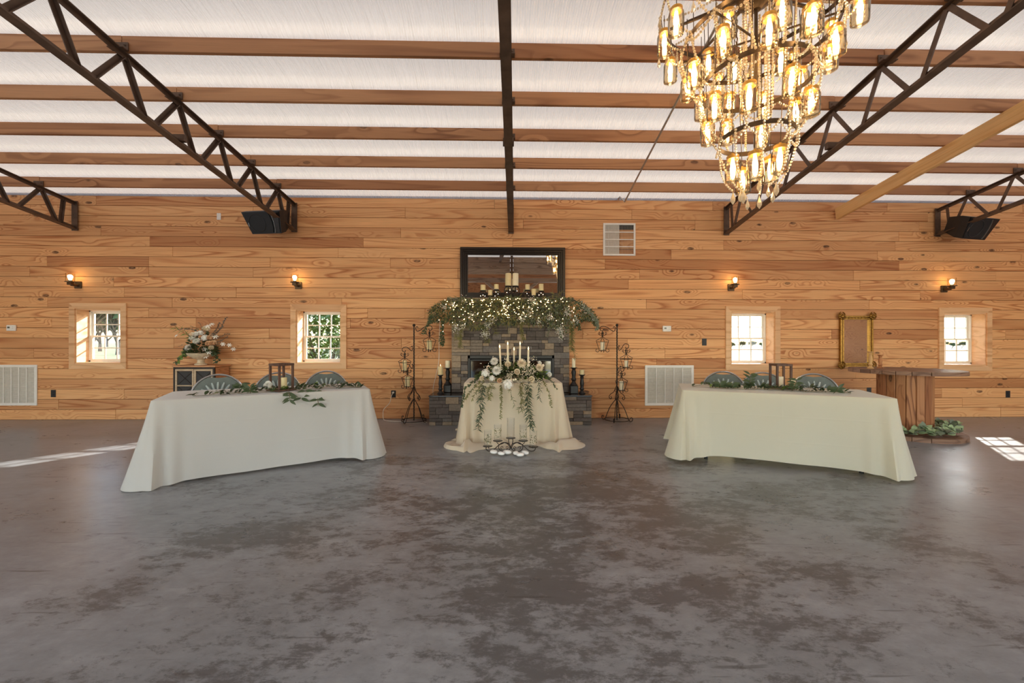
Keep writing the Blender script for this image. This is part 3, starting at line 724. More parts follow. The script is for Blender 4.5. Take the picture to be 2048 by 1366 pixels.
# stones of the returns
for side, xx in ((-1, bx0), (1, bx1)):
    z = .46
    while z < mZ-.02: stone(chim, W, (xx-side*.02, (bY+D)/2+.02, z+.0495), .04, .165, .099); z += .099
for side, xx in ((-1, hx0), (1, hx1)):
    z = 0
    while z < hZ-.02:
        for q in range(2): stone(hear, W, (xx-side*.02, hY+.16+q*.25, z+.054), .04, .25, .108)
        z += .108
m = MB(); m.box(((hx0+hx1)/2, (hY+D)/2, hZ+.012), (hx1-hx0+.01, D-hY+.012, .024), bev=.004); part('hearth_slab', m, 'granite', FP, W)
m = MB(); m.box((.115, 6.425, mZ+.03), (1.98, .40, .06), bev=.006); part('mantel_shelf', m, 'weathered', FP, W)
fb = MB(); fb.box(((fx0+fx1)/2, bY+.155, .76), (fx1-fx0, .01, fz1-.46)); fb.box(((fx0+fx1)/2, bY+.1, .462), (fx1-fx0, .12, .006)); box = part('firebox', fb, 'soot', FP, W)
m = MB(); fw = .035
for (sx, sz, px, pz) in ((fx1-fx0, .05, (fx0+fx1)/2, fz1-.025), (fx1-fx0, .03, (fx0+fx1)/2, .473), (fw, fz1-.456, fx0+fw/2, (fz1+.456)/2), (fw, fz1-.456, fx1-fw/2, (fz1+.456)/2)): m.box((px, bY+.005, pz), (sx, .03, sz), bev=.003)
part('firebox_frame', m, 'black_paint', FP, W)
m = MB(); m.box(((fx0+fx1)/2, bY+.015, fz1-.075), (fx1-fx0-2*fw, .016, .02)); part('vent_strip', m, 'black_paint', FP, W)
hw = (fx1-fx0-2*fw)/2
for s in (0, 1):
    x0 = fx0+fw+s*hw; m = MB(); m.box((x0+hw/2, bY+.02, .725), (hw-.008, .006, .47)); dr = part('glass_door', m, 'firebox_glass', FP, W)
    m = MB()
    for px in (x0+.008, x0+hw-.008): m.box((px, bY+.016, .725), (.014, .012, .47))
    m.box((x0+(hw-.03 if s == 0 else .03), bY+.0, .70), (.01, .02, .09)); part('door_stile', m, 'black_paint', dr)
m = MB()
for k in range(5): m.tube([(.0+k*.06-.1, bY+.11, .49+.03*(k % 2)), (.2+k*.05, bY+.12, .50+.05*(k % 3))], .03, 7)
part('log', m, 'trunk', FP, W)
# ------------------------------------------------------------------ mirrors
a, b = onY(920, 605, D-.06), onY(1130.5, 495, D-.06); z0 = mZ+.062; z1 = b.z
r = thing('mantel_mirror', 'large rectangular mirror in a dark stepped frame standing on the mantel', 'mirror', ((a.x+b.x)/2, D, z0)); w = b.x-a.x; h = z1-z0
def framed(r, w, h, fw, y0, steps, mat):
    m = MB()
    for (o, i_, y) in steps:
        for (p, q) in (((-w/2+o, o), (w/2-o, o)), ((-w/2+o, h-o), (w/2-o, h-o))): pass
        for (sx, sz, px, pz) in ((w-2*o, i_-o, 0, h-(o+i_)/2), (w-2*o, i_-o, 0, (o+i_)/2), (i_-o, h-2*i_, -w/2+(o+i_)/2, h/2), (i_-o, h-2*i_, w/2-(o+i_)/2, h/2)): m.box((px, -y/2, pz), (sx, y, sz), bev=.004)
    part('mirror_frame', m, mat, r)
framed(r, w, h, .12, 0, ((0, .045, .06), (.045, .075, .045), (.075, .10, .035), (.10, .125, .022)), 'mirror_frame')
m = MB(); m.box((0, -.008, h/2), (w-.24, .012, h-.24)); part('mirror_glass', m, 'mirror', r)
a, b = onY(1675.5, 736, D-.03), onY(1750.5, 624.5, D-.03); w = b.x-a.x; h = b.z-a.z
r = thing('gilt_mirror', 'upright mirror in an ornate antique gold frame hung behind the spool table', 'mirror', ((a.x+b.x)/2, D, a.z))
framed(r, w-.04, h-.04, .07, 0, ((.02, .042, .045), (.042, .062, .03), (.062, .085, .04)), 'gold_frame')
m = MB(); m.box((0, -.008, (h-.04)/2), (w-.19, .012, h-.19)); part('mirror_glass', m, 'mirror', r)
RB = random.Random(5)
for sx in (-1, 1):
    for sz in (0, 1):
        m = MB(); cx, cz = sx*(w/2-.055), (h-.075 if sz else .035)
        for k in range(7): an = 2*pi*k/7; m.ball((cx+.035*cos(an), -.045, cz+.035*sin(an)), .022, seg=7, rings=5)
        m.ball((cx, -.055, cz), .03, seg=8, rings=6)
        for q in (-1, 1):
            m.tube([p + Vector((cx, -.045, cz)) for p in spiral(0, 0, .075, .03, pi/2+q*.2, pi/2+q*3.2, 9)], .010, 5)
        part('corner_scroll', m, 'gold_frame', r, smooth=True)
m = MB()
for k in range(8): m.ball((-w/2+.13+(w-.26)*k/7, -.04, h-.10), .010, seg=6, rings=4)
part('bead_row', m, 'gold_frame', r)
# ------------------------------------------------------------------ head tables with cloths, chairs, lanterns and greenery
def rrect(L, Wd, r, n=8, seg=.018):
    """points and outward normals round a rectangle with soft corners, anticlockwise from the front middle"""
    pts = []
    def line(p, q):
        p, q = Vector(p), Vector(q); k = max(2, int((q-p).length/seg)); nn = Vector(((q-p).y, -(q-p).x, 0)).normalized()
        for i in range(k): pts.append((p + (q-p)*i/k, nn))
    def arc(cx, cy, a0):
        for i in range(n): a = a0 + pi/2*i/n; pts.append((Vector((cx+r*cos(a), cy+r*sin(a), 0)), Vector((cos(a), sin(a), 0))))
    x, y = L/2, Wd/2
    line((-x+r, -y, 0), (x-r, -y, 0)); arc(x-r, -y+r, -pi/2); line((x, -y+r, 0), (x, y-r, 0)); arc(x-r, y-r, 0)
    line((x-r, y, 0), (-x+r, y, 0)); arc(-x+r, y-r, pi/2); line((-x, y-r, 0), (-x, -y+r, 0)); arc(-x+r, -y+r, pi)
    return pts
def drape(L, Wd, H, hem, flare, seed, rows=16, puddle=None, folds=1.):
    R = random.Random(seed); P = rrect(L, Wd, .02); n = len(P); m = MB(); vs = []; fs = []
    cor = [Vector((sx*L/2, sy*Wd/2, 0)) for sx in (-1, 1) for sy in (-1, 1)]
    ph = [R.uniform(0, 6.28) for _ in range(8)]
    rings = [(.0, .25), (.0, .6), (.0, .9), (.0, .985)]
    for k, (z, s) in enumerate(rings): vs += [(p.x*s, p.y*s, H) for p, nn in P]
    s_acc = 0
    arc = [0.]
    for i in range(1, n): arc.append(arc[-1] + (P[i][0]-P[i-1][0]).length)
    def col(i, t):
        p, nn = P[i]; dc = min((p-c).length for c in cor); cw = exp(-(dc/.19)**2); a = arc[i]
        o = flare*cw*t**1.15 + .006 + .02*t*(1-cw)
        o += folds*t*(.042*cw*sin(a*44+ph[0]) + .007*(1-cw)*sin(a*7+ph[1]+t) + .005*(1-cw)*sin(a*13+ph[2]+.6*t))
        hz = max(hem - .03*cw + .010*sin(a*3+ph[3]), .008) if puddle is None else .012
        tang = Vector((-nn.y, nn.x, 0)); return p + nn*o + tang*(folds*.012*cw*t*sin(a*30+ph[4])) + Vector((0, 0, H-.002 - t*(H-hz)))
    for j in range(rows+1):
        t = j/rows
        vs += [tuple(col(i, t) if j else P[i][0] + P[i][1]*.004 + Vector((0, 0, H-.003))) for i in range(n)]
    total = len(rings)+rows+1
    if puddle:
        for j in range(1, 9):
            t = j/8
            for i in range(n):
                b = col(i, 1.); nn = P[i][1]; a = arc[i]; ext = puddle(P[i][0], nn)*(.8+.28*sin(a*6+ph[5])+.16*sin(a*13+ph[6]))
                zz = .012 + (.030 + .045*sin(a*17+ph[7]+2.5*t) + .018*sin(a*31+4*t))*sin(pi*min(1, t*.8+.1))*min(1, ext*6) if t < 1 else .004; zz = max(zz, .004)
                vs.append(tuple(b + nn*ext*t + Vector((0, 0, zz-.012))))
        total += 8
    for k in range(total-1): fs += [(k*n+i, k*n+(i+1) % n, (k+1)*n+(i+1) % n, (k+1)*n+i) for i in range(n)]
    fs.append(tuple(range(n))); m.add(vs, fs); return m
def folding_table(label, L, Wd, H, loc, rz):
    r = thing('banquet_table', label, 'table', loc, rz)
    m = MB(); m.box((0, 0, H-.024), (L, Wd, .045), bev=.008); part('table_top', m, 'louver_white', r)
    for sx in (-1, 1):
        for sy in (-1, 1):
            m = MB(); x, y = sx*(L/2-.23), sy*(Wd/2-.07)
            m.tube([(x, y, H-.05), (x, y, .03)], .014, 8); lg = part('leg', m, 'iron', r, smooth=True)
            m = MB(); m.lathe([(.0, 0), (.019, 0), (.019, .035), (.0, .035)], 10, T(x, y, 0)); part('foot', m, 'rubber', lg)
        m = MB(); m.tube([(sx*(L/2-.23), -Wd/2+.07, .25), (sx*(L/2-.23), Wd/2-.07, .25)], .010, 6); part('stretcher', m, 'iron', r)
    return r
TABH = .745
def table_frame(c, a, L, Wd): # corner c, angle a, front edge e, back n -> centre
    e = Vector((cos(a), sin(a), 0)); n = Vector((-sin(a), cos(a), 0)); return e, n
eL = Vector((cos(.481), sin(.481), 0)); nL = Vector((-sin(.481), cos(.481), 0)); cL = Vector((-3.124, 3.609, 0))
eR = Vector((cos(-.374), sin(-.374), 0)); nR = Vector((.3654, .9308, 0)); cR = Vector((3.681, 3.657, 0)) - eR*1.85
LT = []
for k, (c, e, n, rz, hem, mat, lb, lc) in enumerate(((cL, eL, nL, .481, .030, 'linen', 'folding banquet table hidden under the white cloth beside the flower cabinet', 'white floor length tablecloth on the banquet table beside the flower cabinet'),
                                     (cR, eR, nR, -.374, .062, 'linen_ivory', 'folding banquet table hidden under the ivory cloth beside the spool table', 'ivory floor length tablecloth on the banquet table beside the spool table'))):
    ctr = c + e*.925 + n*.378
    folding_table(lb, 1.83, .745, TABH, ctr, rz)
    o = solo('tablecloth', drape(1.85, .762, TABH+.004, hem, .155, 21+k), mat, lc, 'tablecloth', ctr, rz, smooth=True)
    LT.append((ctr, e, n, rz))
# folding chairs with round fan backs
def chair_proto():
    r = thing('folding_chair', '-', 'chair')
    hw, zc, R1 = .235, .615, .262                # the back: a round fan
    rim = [Vector((R1*cos(a), .20 + .03*sin(a), zc + R1*sin(a)*1.0)) for a in (radians(-28 + 236*k/26) for k in range(27))]
    m = MB(); m.tube([Vector((.205, .165, .44))] + rim + [Vector((-.205, .165, .44))], .0115, 8); part('back_frame', m, 'chrome', r, smooth=True)
    m = MB(); n = 22; R2 = R1-.012
    top = [(R2*cos(radians(-30+240*k/n)), zc + min(R2*sin(radians(-30+240*k/n)), R2*(.89 + .55*(cos(radians(-30+240*k/n)))**2))) for k in range(n+1)]
    m.add([(x, .195+.03*(z-zc)/R1, z) for x, z in top] + [(x, .207+.03*(z-zc)/R1, z) for x, z in top], [tuple(range(n+1)), tuple(range(n+1, 2*n+2))[::-1]] + [(i, i+1, n+2+i, n+1+i) for i in range(n)] + [(n, 0, n+1, 2*n+1)])
    bk = part('backrest', m, 'chair_plastic', r, smooth=True)
    for k in range(7):
        a = radians(38 + 104*k/6); p = lambda q: Vector((q*cos(a), .190+.03*(q*sin(a))/R1, zc-.03+q*sin(a)))
        m = MB(); m.tube([p(.085), p(.12), p(.17), p(.205)], [.008, .011, .014, .009], 7); part('rib', m, 'chair_rib', bk, smooth=True)
    m = MB(); m.prism([(-.215, -.20), (-.19, -.225), (.19, -.225), (.215, -.20), (.205, .17), (.17, .195), (-.17, .195), (-.205, .17)], 0, .028, Matrix(((1, 0, 0, 0), (0, 0, 1, 0), (0, 1, 0, .435), (0, 0, 0, 1)))); part('seat', m, 'chair_plastic', r)
    for s in (-1, 1):
        m = MB(); m.tube([(s*.222, .175, .46), (s*.222, .0, .36), (s*.222, -.24, .012)], .011, 8); part('leg', m, 'chrome', r, smooth=True)
        m = MB(); m.tube([(s*.205, -.12, .43), (s*.205, .05, .28), (s*.205, .26, .012)], .011, 8); part('leg', m, 'chrome', r, smooth=True)
    for y, z in ((-.19, .09), (.22, .07)): m = MB(); m.tube([(-.21, y, z), (.21, y, z)], .008, 6); part('stretcher', m, 'chrome', r)
    return r
proto = chair_proto(); first = True
for side, (pxs, labs) in enumerate((((433, 555, 652), ('grey green fan back folding chair in front of the flower cabinet', 'grey green fan back folding chair behind the wooden lantern on the white cloth', 'grey green fan back folding chair under the window with the shrub')),
                                    ((1448, 1528, 1630), ('grey green fan back folding chair beside the white return grille', 'grey green fan back folding chair behind the wooden lantern on the ivory cloth', 'grey green fan back folding chair nearest the spool table')))):
    ctr, e, n, rz = LT[side]
    for px, lb in zip(pxs, labs):
        p = online(px, ctr + n*(.378+.40), e); o = proto if first else copy_tree(proto); first = False
        o.location = p - n*.14; o.rotation_euler = (0, 0, rz + random.Random(px).uniform(-.06, .06)); tag(o, lb, 'chair', 'fan back folding chairs at the head tables')
# small flowers and leaves, shared meshes
def petal(m, a, r0, L, Wd, tilt, curl, z0=0.):
    """one petal rising outward at angle a"""
    d = Vector((cos(a), sin(a), 0)); s = Vector((-sin(a), cos(a), 0)); pts = []
    for t, w in ((0, .45), (.5, 1.), (.85, .8), (1., .25)):
        ang = tilt + curl*t; q = d*(r0 + L*t*cos(ang)) + Vector((0, 0, z0 + L*t*sin(ang))); pts += [q - s*Wd*w/2, q + s*Wd*w/2]
    m.add(pts, [(0, 1, 3, 2), (2, 3, 5, 4), (4, 5, 7, 6)])
def mum_mesh():
    m = MB(); R = random.Random(2)
    for k in range(6):
        n = 20 - 2*k
        for i in range(n): petal(m, 2*pi*(i+.5*(k % 2))/n + R.uniform(-.05, .05), .06, .95 - .11*k, .17, -.05 + .24*k, .35, .12 + .07*k)
    return m
def rose_mesh():
    m = MB()
    for k, (n, L, tl, w) in enumerate(((6, .95, .45, .95), (5, .8, .75, .85), (5, .66, 1.0, .7), (4, .55, 1.2, .55), (3, .48, 1.4, .42))):
        for i in range(n): petal(m, 2*pi*(i+.5*(k % 2))/n + .3*k, .18*(1-.15*k), L, w, tl, .5, .02)
    m.ball((0, 0, .38), .20, seg=7, rings=5)
    return m
def puff_mesh():
    m = MB(); R = random.Random(4)
    for k in range(60):
        z = R.uniform(-.2, 1); a = R.uniform(0, 6.28); q = sqrt(max(0, 1-z*z)); c = Vector((q*cos(a), q*sin(a), z))*.85; u = c.normalized(); s = u.orthogonal().normalized(); t = u.cross(s)
        for j in range(4): an = j*pi/2 + k; d = s*cos(an) + t*sin(an); m.leaf(c, d + u*.25, u, .24, .2, .1)
    m.ball((0, 0, 0), .72, seg=8, rings=6); return m
def star_mesh():
    m = MB()
    for i in range(6): petal(m, 2*pi*i/6, .08, .9, .4, .15, -.4, .05)
    m.ball((0, 0, .08), .16, seg=6, rings=4); return m
MUM = {c: mum_mesh().mesh('chrysanthemum', c, True) for c in ('petal_white', 'petal_cream')}
ROSE = {c: rose_mesh().mesh('rose', c, True) for c in ('petal_white', 'petal_cream', 'petal_peach')}
PUFF = puff_mesh().mesh('hydrangea', 'petal_white'); STAR = star_mesh().mesh('lily', 'petal_white')
def bud_mesh():
    m = MB(); m.ball((0, 0, .1), .9, seg=8, rings=6, sz=1.15)
    for i in range(5): petal(m, 2*pi*i/5, .3, 1.5, .9, .9, .5, -.7)
    return m
BUD = bud_mesh().mesh('bud', 'petal_cream', True)
def flower(name, me, root, wp, r, face):
    """bloom of radius r at world point wp, facing world direction face"""
    M = root.matrix_basis.inverted() @ (T(wp) @ basis(face) @ Sc(r)); return obj(name, me, root, M)
def leaf_mesh(name, mat, w=.42, bend=.15):
    m = MB(); n = 6; vs = []; fs = []
    for i in range(n+1):
        t = i/n; ww = w*sin(pi*t**.8)**.9*.5 if 0 < i < n else .01
        z = bend*sin(pi*t)*.5 - .1*t*t
        vs += [(t, -ww, z+.08*ww), (t, 0, z), (t, ww, z+.08*ww)]
    for i in range(n): b = i*3; fs += [(b, b+3, b+4, b+1), (b+1, b+4, b+5, b+2)]
    m.add(vs, fs); return m.mesh(name, mat, True)
LEAF_R = leaf_mesh('leaf', 'leaf_dark', .36); LEAF_RB = leaf_mesh('leaf', 'leaf_bright', .36); LEAF_E = leaf_mesh('leaf', 'eucalyptus', .72, .1); LEAF_E2 = leaf_mesh('leaf', 'leaf_sage', .7, .1)
def leafobj(me, root, wp, d, up, L):
    d = Vector(d).normalized(); y = Vector(up).cross(d); y = y.normalized() if y.length > 1e-3 else d.orthogonal().normalized(); z = d.cross(y)
    M = Matrix((d, y, z)).transposed().to_4x4(); return obj('leaf', me, root, root.matrix_basis.inverted() @ (T(wp) @ M @ Sc(L)))
def runner(label, ctr, e, n, s0, s1, off, seed, droop):
    R = random.Random(seed); c = ctr + e*((s0+s1)/2) + Vector((0, 0, TABH+.006)); r = thing('greenery_runner', label, 'garland', c); r.matrix_basis = T(c)
    st = MB(); H = TABH+.009
    for k in range(7):
        a = s0 + (s1-s0)*(k/7) ; b = min(a + (s1-s0)*R.uniform(.26, .34), .86); yo = off + R.uniform(-.05, .05)
        pts = smoothpath([ctr + e*(a+(b-a)*t) + n*(yo + R.uniform(-.03, .03)) + Vector((0, 0, H + .035*sin(pi*t)*R.random())) for t in (0, .33, .66, 1)], 4)
        pts = [p for p in pts]; st.tube([p - c for p in pts], .003, 4)
        for i, p in enumerate(pts):
            if R.random() < .12: continue
            for q in (-1, 1):
                d = e*R.uniform(.35, .9)*(1 if R.random() < .7 else -1) + n*q*R.uniform(.5, 1.) + Vector((0, 0, R.uniform(.05, .9)))
                leafobj(LEAF_RB if R.random() < .15 else LEAF_R, r, p + Vector((0, 0, .004)), d, (R.uniform(-.3, .3), R.uniform(-.3, .3), 1), R.uniform(.055, .095))
    for (px, py, dx, nn) in droop:              # sprigs that stand up or hang over the front edge
        p0 = onZ(px, py, H) if py > 700 else None
        end = p0 + Vector((dx*.10, -.02 if nn < 0 else 0, nn)); pts = bez(p0 + n*.06, p0 + n*.01 + Vector((0, 0, .03 if nn < 0 else nn*.4)), p0 - n*(.03 if nn < 0 else 0) + Vector((dx*.04, 0, nn*.4)), end - (n*.05 if nn < 0 else n*0), 7)
        st.tube([p - c for p in pts], .0028, 4)
        for i, p in enumerate(pts[2:]):
            for q in (-1, 1): leafobj(LEAF_R, r, p, e*q*R.uniform(.5, 1) + Vector((0, -.3 if nn < 0 else 0, R.uniform(-.6, .1)*(1 if nn < 0 else -1))), (0, -1, .6), R.uniform(.06, .09))
    part('stem', st, 'stem', r); return r
runner('dark green leafy runner with a sprig hanging over the front of the white cloth', *LT[0][:3], -.66, .84, -.16, 31, ((632, 782, .3, -.12), (612, 783, -.4, -.06), (578, 786, .2, -.06), (500, 788, 0, .07), (478, 780, .2, .06)))
runner('dark green leafy runner with upright sprigs along the ivory cloth', *LT[1][:3], -.80, .46, -.05, 33, ((1500, 778, 0, .16), (1588, 783, .3, .12), (1440, 777, 0, .06), (1464, 778, .1, .06), (1672, 788, .2, .06)))
# square wooden lanterns
def pillar(name, wp, r, h, label, mat='wax', group=None, lit=False):
    m = MB(); m.lathe([(.0, 0), (r, 0), (r, h*.97), (r*.94, h), (r*.55, h*.985), (.0, h*.98)], 18); t = thing(name, label, 'candle', wp, group=group)
    part('wax_body', m, mat, t, smooth=True)
    m = MB(); m.tube([(0, 0, h*.98), (0, 0, h+.008)], .0015, 4); part('wick', m, 'soot', t)
    if lit: m = MB(); m.lathe([(.0005, h+.004), (.0045, h+.010), (.0052, h+.016), (.003, h+.026), (.0004, h+.036)], 8); part('flame', m, 'flame', t, smooth=True)
    return t
def lantern(px, py, rz, s, hgt, label, ctr):
    p = onZ(px, py, TABH+.009); r = thing('table_lantern', label, 'lantern', p, rz); b = .017
    m = MB(); m.box((0, 0, .009), (s+.04, s+.04, .016), bev=.003); part('base', m, 'lantern_wood', r)
    for sx in (-1, 1):
        for sy in (-1, 1): m = MB(); m.box((sx*(s/2-b/2), sy*(s/2-b/2), hgt/2+.008), (b+.004, b+.004, hgt-.02), bev=.002); part('post', m, 'lantern_wood', r)
    m = MB()
    for s2 in (-1, 1): m.box((0, s2*(s/2-b/2), hgt-.008), (s+.006, b+.008, .024), bev=.002); m.box((s2*(s/2-b/2), 0, hgt-.008), (b+.008, s-2*b, .024), bev=.002)
    part('top_rail', m, 'lantern_wood', r); return p
p = lantern(563, 781, .481+.62, .165, .285, 'dark square wooden lantern holding a white rose and candle on the white cloth', LT[0][0])
pillar('pillar_candle', p + Vector((.015, .02, .017)), .029, .12, 'ivory pillar candle standing inside the lantern on the white cloth', 'wax_ivory')
r = thing('rose_bloom', 'white rose bloom lying beside the candle in the lantern on the white cloth', 'flower', p + Vector((-.09, -.045, .05))); r.matrix_basis = T(r.location); obj('rose', ROSE['petal_white'], r, basis((-.25, -1, .45)) @ Sc(.062)); m = MB(); m.tube([(0, 0, -.03), (.03, .02, -.036)], .004, 5); part('stem', m, 'stem', r)
p = lantern(1561, 777, -.374+.25, .16, .275, 'dark square wooden lantern holding a cream bloom and candle on the ivory cloth', LT[1][0])
pillar('pillar_candle', p + Vector((.015, .03, .017)), .034, .115, 'white pillar candle standing inside the lantern on the ivory cloth')
r = thing('rose_bloom', 'cream rose bloom lying at the foot of the lantern on the ivory cloth', 'flower', p + Vector((.035, -.11, .045))); r.matrix_basis = T(r.location); obj('rose', ROSE['petal_cream'], r, basis((.2, -1, .5)) @ Sc(.065)); m = MB(); m.tube([(0, 0, -.03), (.03, .02, -.036)], .004, 5); part('stem', m, 'stem', r)
# ------------------------------------------------------------------ sweetheart table in front of the hearth
SX, SY = .125, 5.44
SH = .752
folding_table('small table hidden under the puddled cream cloth in front of the hearth', 1.20, .72, SH-.004, (SX, SY, 0), 0)
def pud(p, n):
    f = max(0, -n.y); s = abs(n.x); corner = exp(-((abs(p.x)-.61)/.2)**2)*exp(-((p.y+.36)/.3)**2)
    return .27*f + .035*s + .05*corner + .02
solo('puddled_tablecloth', drape(1.24, .76, SH, .01, .10, 44, rows=18, puddle=pud, folds=1.5), 'satin', 'cream satin tablecloth puddling on the floor in front of the hearth', 'tablecloth', (SX, SY, 0), 0, smooth=True)
# flower arrangement with trailing greenery, and five taper candles standing in it
FA = thing('floral_arrangement', 'wide low arrangement of white chrysanthemums and roses with trailing greenery on the cream table', 'flowers', (SX, 5.30, SH+.004)); FA.matrix_basis = T(FA.location)
RF = random.Random(77)
def fpt(px, py, Y): return onY(px, py, Y)
m = MB(); m.lathe([(.0, 0), (.16, 0), (.19, .05), (.185, .06), (.0, .06)], 20); part('bowl', m, 'urn_plaster', FA, Matrix.Diagonal((2., .8, 1, 1)), smooth=True)
for (nm, me, px, py, r, Y) in (('chrysanthemum', MUM['petal_white'], 994, 742, 9.5, 5.10), ('chrysanthemum', MUM['petal_white'], 989.4, 724, 8.5, 5.2), ('chrysanthemum', MUM['petal_cream'], 1043, 728, 10, 5.16),
        ('chrysanthemum', MUM['petal_cream'], 1077.7, 736, 8.5, 5.15), ('hydrangea', PUFF, 1016, 769, 11, 5.0), ('hydrangea', PUFF, 971, 747, 9, 5.12), ('rose', ROSE['petal_cream'], 1016, 730, 7.5, 5.14),
        ('rose', ROSE['petal_cream'], 1033.8, 744.6, 7.5, 5.06), ('rose', ROSE['petal_cream'], 1062, 758.6, 7.5, 5.02), ('rose', ROSE['petal_peach'], 999.5, 761.7, 6, 5.02), ('rose', ROSE['petal_cream'], 965, 757, 6, 5.06),
        ('rose', ROSE['petal_white'], 1097, 749.4, 6, 5.1), ('bud', BUD, 1058, 724.5, 3, 5.12), ('bud', BUD, 1057, 731, 3.2, 5.1), ('bud', BUD, 1086, 731, 3, 5.15), ('bud', BUD, 1022, 759.5, 2.4, 5.0), ('bud', BUD, 1027, 760, 2.4, 5.0), ('bud', BUD, 1031, 759, 2.4, 5.0), ('hydrangea', PUFF, 984, 757, 6, 5.05), ('rose', ROSE['petal_white'], 1078, 727, 5, 5.2)):
    Y -= .05; p = fpt(px, py, Y); d = (p - Vector((SX, 5.5, .72))); d.x *= .8; flower(nm, me, FA, p, 1.08*r*Y/F, d + Vector((0, -.35, .1)))
def sprig(st, lv, path, L, Wd, dens, R, spread=.9, cb=None):
    """stem along path with leaves to both sides"""
    P = smoothpath(path, 5); st.tube(P, .0022, 4, cap=False)
    for a, b in zip(P, P[1:]):
        t = (b-a); n = max(1, int(t.length*dens + R.random()))
        for _ in range(n):
            p = a + t*R.random(); s = t.normalized().orthogonal(); s.rotate(Matrix.Rotation(R.uniform(0, 6.28), 3, t.normalized()))
            lv.leaf(p, t.normalized()*R.uniform(.4, 1.1) + s*spread, s.cross(t) + Vector((0, -.4, .2)), L*R.uniform(.6, 1.2), Wd*R.uniform(.7, 1.2), .1)
def gyp(m, c, spread, n, R, r=.0055):
    for _ in range(n): m.octa(tuple(c + Vector((R.gauss(0, spread), R.gauss(0, spread*.6), R.gauss(0, spread)))), r*R.uniform(.7, 1.3))
WF = T(-FA.location)
st = MB(); dk = MB(); ol = MB(); br = MB(); gy = MB()
for _ in range(1150):                           # body of leaves
    a = RF.uniform(0, 2*pi); q = sqrt(RF.random()); p = Vector((SX + .46*q*cos(a), 5.29 + .22*q*sin(a), SH + .03 + (.20*(1-q*q) + .02)*RF.random()**.6))
    d = Vector((cos(a), sin(a)-.5, RF.uniform(-.2, .9))); lv = dk if RF.random() < .75 else br
    lv.leaf(p, d, (RF.uniform(-1, 1), -1, 1), RF.uniform(.05, .085), RF.uniform(.03, .05))
for (px, py, s, n) in ((1000, 738, .03, 40), (1020, 750, .03, 60), (1048, 745, .035, 70), (1066, 740, .035, 70), (1055, 770, .04, 90), (1040, 765, .035, 60), (984, 755, .025, 40), (1075, 765, .04, 60), (1090, 775, .04, 50), (1066, 718, .02, 24), (1013, 718, .02, 18), (975, 735, .03, 40), (990, 718, .015, 14), (950, 772, .03, 30), (1105, 765, .03, 30)):
    gyp(gy, fpt(px, py, 5.02), s, n, RF)
def trail(pxs, Y0, Y1, lv, L, Wd, dens, sp=.8):
    n = len(pxs); sprig(st, lv, [fpt(x, y, Y0 + (Y1-Y0)*min(1, k/(max(1, n-1))*2.2)) for k, (x, y) in enumerate(pxs)], L, Wd, dens, RF, sp)
FR = 4.93                                       # just clear of the cloth front
for k in range(3):
    j = lambda v: v + RF.uniform(-4, 4)
    trail([(j(975), 765), (j(968), 780), (j(962), 805), (j(958), 825), (956, 850 + 6*k)], 5.1, FR, dk, .075, .011, 65)
    trail([(j(1055), 765), (j(1058), 790), (j(1056), 815), (j(1060), 838), (1062+k, 858 - 4*k)], 5.05, FR, dk, .08, .012, 75)
    trail([(j(1045), 765), (j(1042), 785), (j(1044), 805), (j(1040), 822)], 5.05, FR, ol, .07, .010, 60)
    trail([(j(985), 765), (j(978), 785), (j(974), 800)], 5.1, FR, ol, .07, .010, 55)
trail([(1003, 770), (1002, 790), (1002, 815), (1001, 838)], 5.05, FR, ol, .03, .012, 160, .9)
trail([(1002, 775), (1004, 790), (1002, 815)], 5.05, FR, ol, .03, .012, 140, .9)
trail([(1085, 762), (1094, 775), (1100, 795), (1102, 815)], 5.1, FR, ol, .03, .016, 140)
trail([(1095, 755), (1106, 765), (1114, 780)], 5.15, 5.0, dk, .028, .02, 110)
trail([(1075, 760), (1080, 780), (1079, 800)], 5.1, FR, dk, .07, .01, 60)
trail([(960, 757), (945, 765), (930, 780), (922, 815)], 5.15, FR+.02, dk, .034, .022, 110)
trail([(965, 760), (950, 772), (935, 790), (926, 805)], 5.12, FR+.02, ol, .03, .018, 110)
trail([(970, 762), (955, 780), (944, 800)], 5.1, FR, ol, .05, .012, 70)
trail([(1020, 775), (1024, 795), (1030, 812)], 5.05, FR, ol, .06, .01, 60)
part('stems', st, 'stem', FA, WF); part('dark_leaves', dk, 'leaf_dark', FA, WF, kind='stuff'); part('olive_leaves', ol, 'leaf_olive', FA, WF, kind='stuff'); part('bright_leaves', br, 'leaf_bright', FA, WF, kind='stuff'); part('baby_breath', gy, 'petal_cream', FA, WF, kind='stuff')
for k, (px, ty, by, lean, lb) in enumerate(((1001.5, 696, 728, -.016, 'lit taper candle leaning outward beside the white chrysanthemums'), (1016, 690, 728, -.004, 'tall lit taper candle above the cream rose'), (1028, 701, 728, 0, 'shortest lit taper candle in the middle of the arrangement'), (1039.5, 690, 728, .004, 'tall lit taper candle above the cream chrysanthemum'), (1056, 700, 732, .006, 'lit taper candle above the pair of cream buds'))):
    Y = 5.22 if k != 2 else 5.34; a, b = onY(px, by+10, Y), onY(px, ty, Y); h = b.z-a.z
    t = thing('taper_candle', lb, 'candle', a, group='taper candles in the flower arrangement'); m = MB(); m.lathe([(.0, 0), (.0125, 0), (.0125, h*.985), (.009, h), (.0, h)], 12); part('wax_body', m, 'wax', t, smooth=True)
    m = MB(); m.lathe([(.0005, h), (.006, h+.010), (.0075, h+.018), (.004, h+.034), (.0004, h+.046)], 8); part('flame', m, 'flame', t, smooth=True); t.rotation_euler = (0, lean*3, 0)
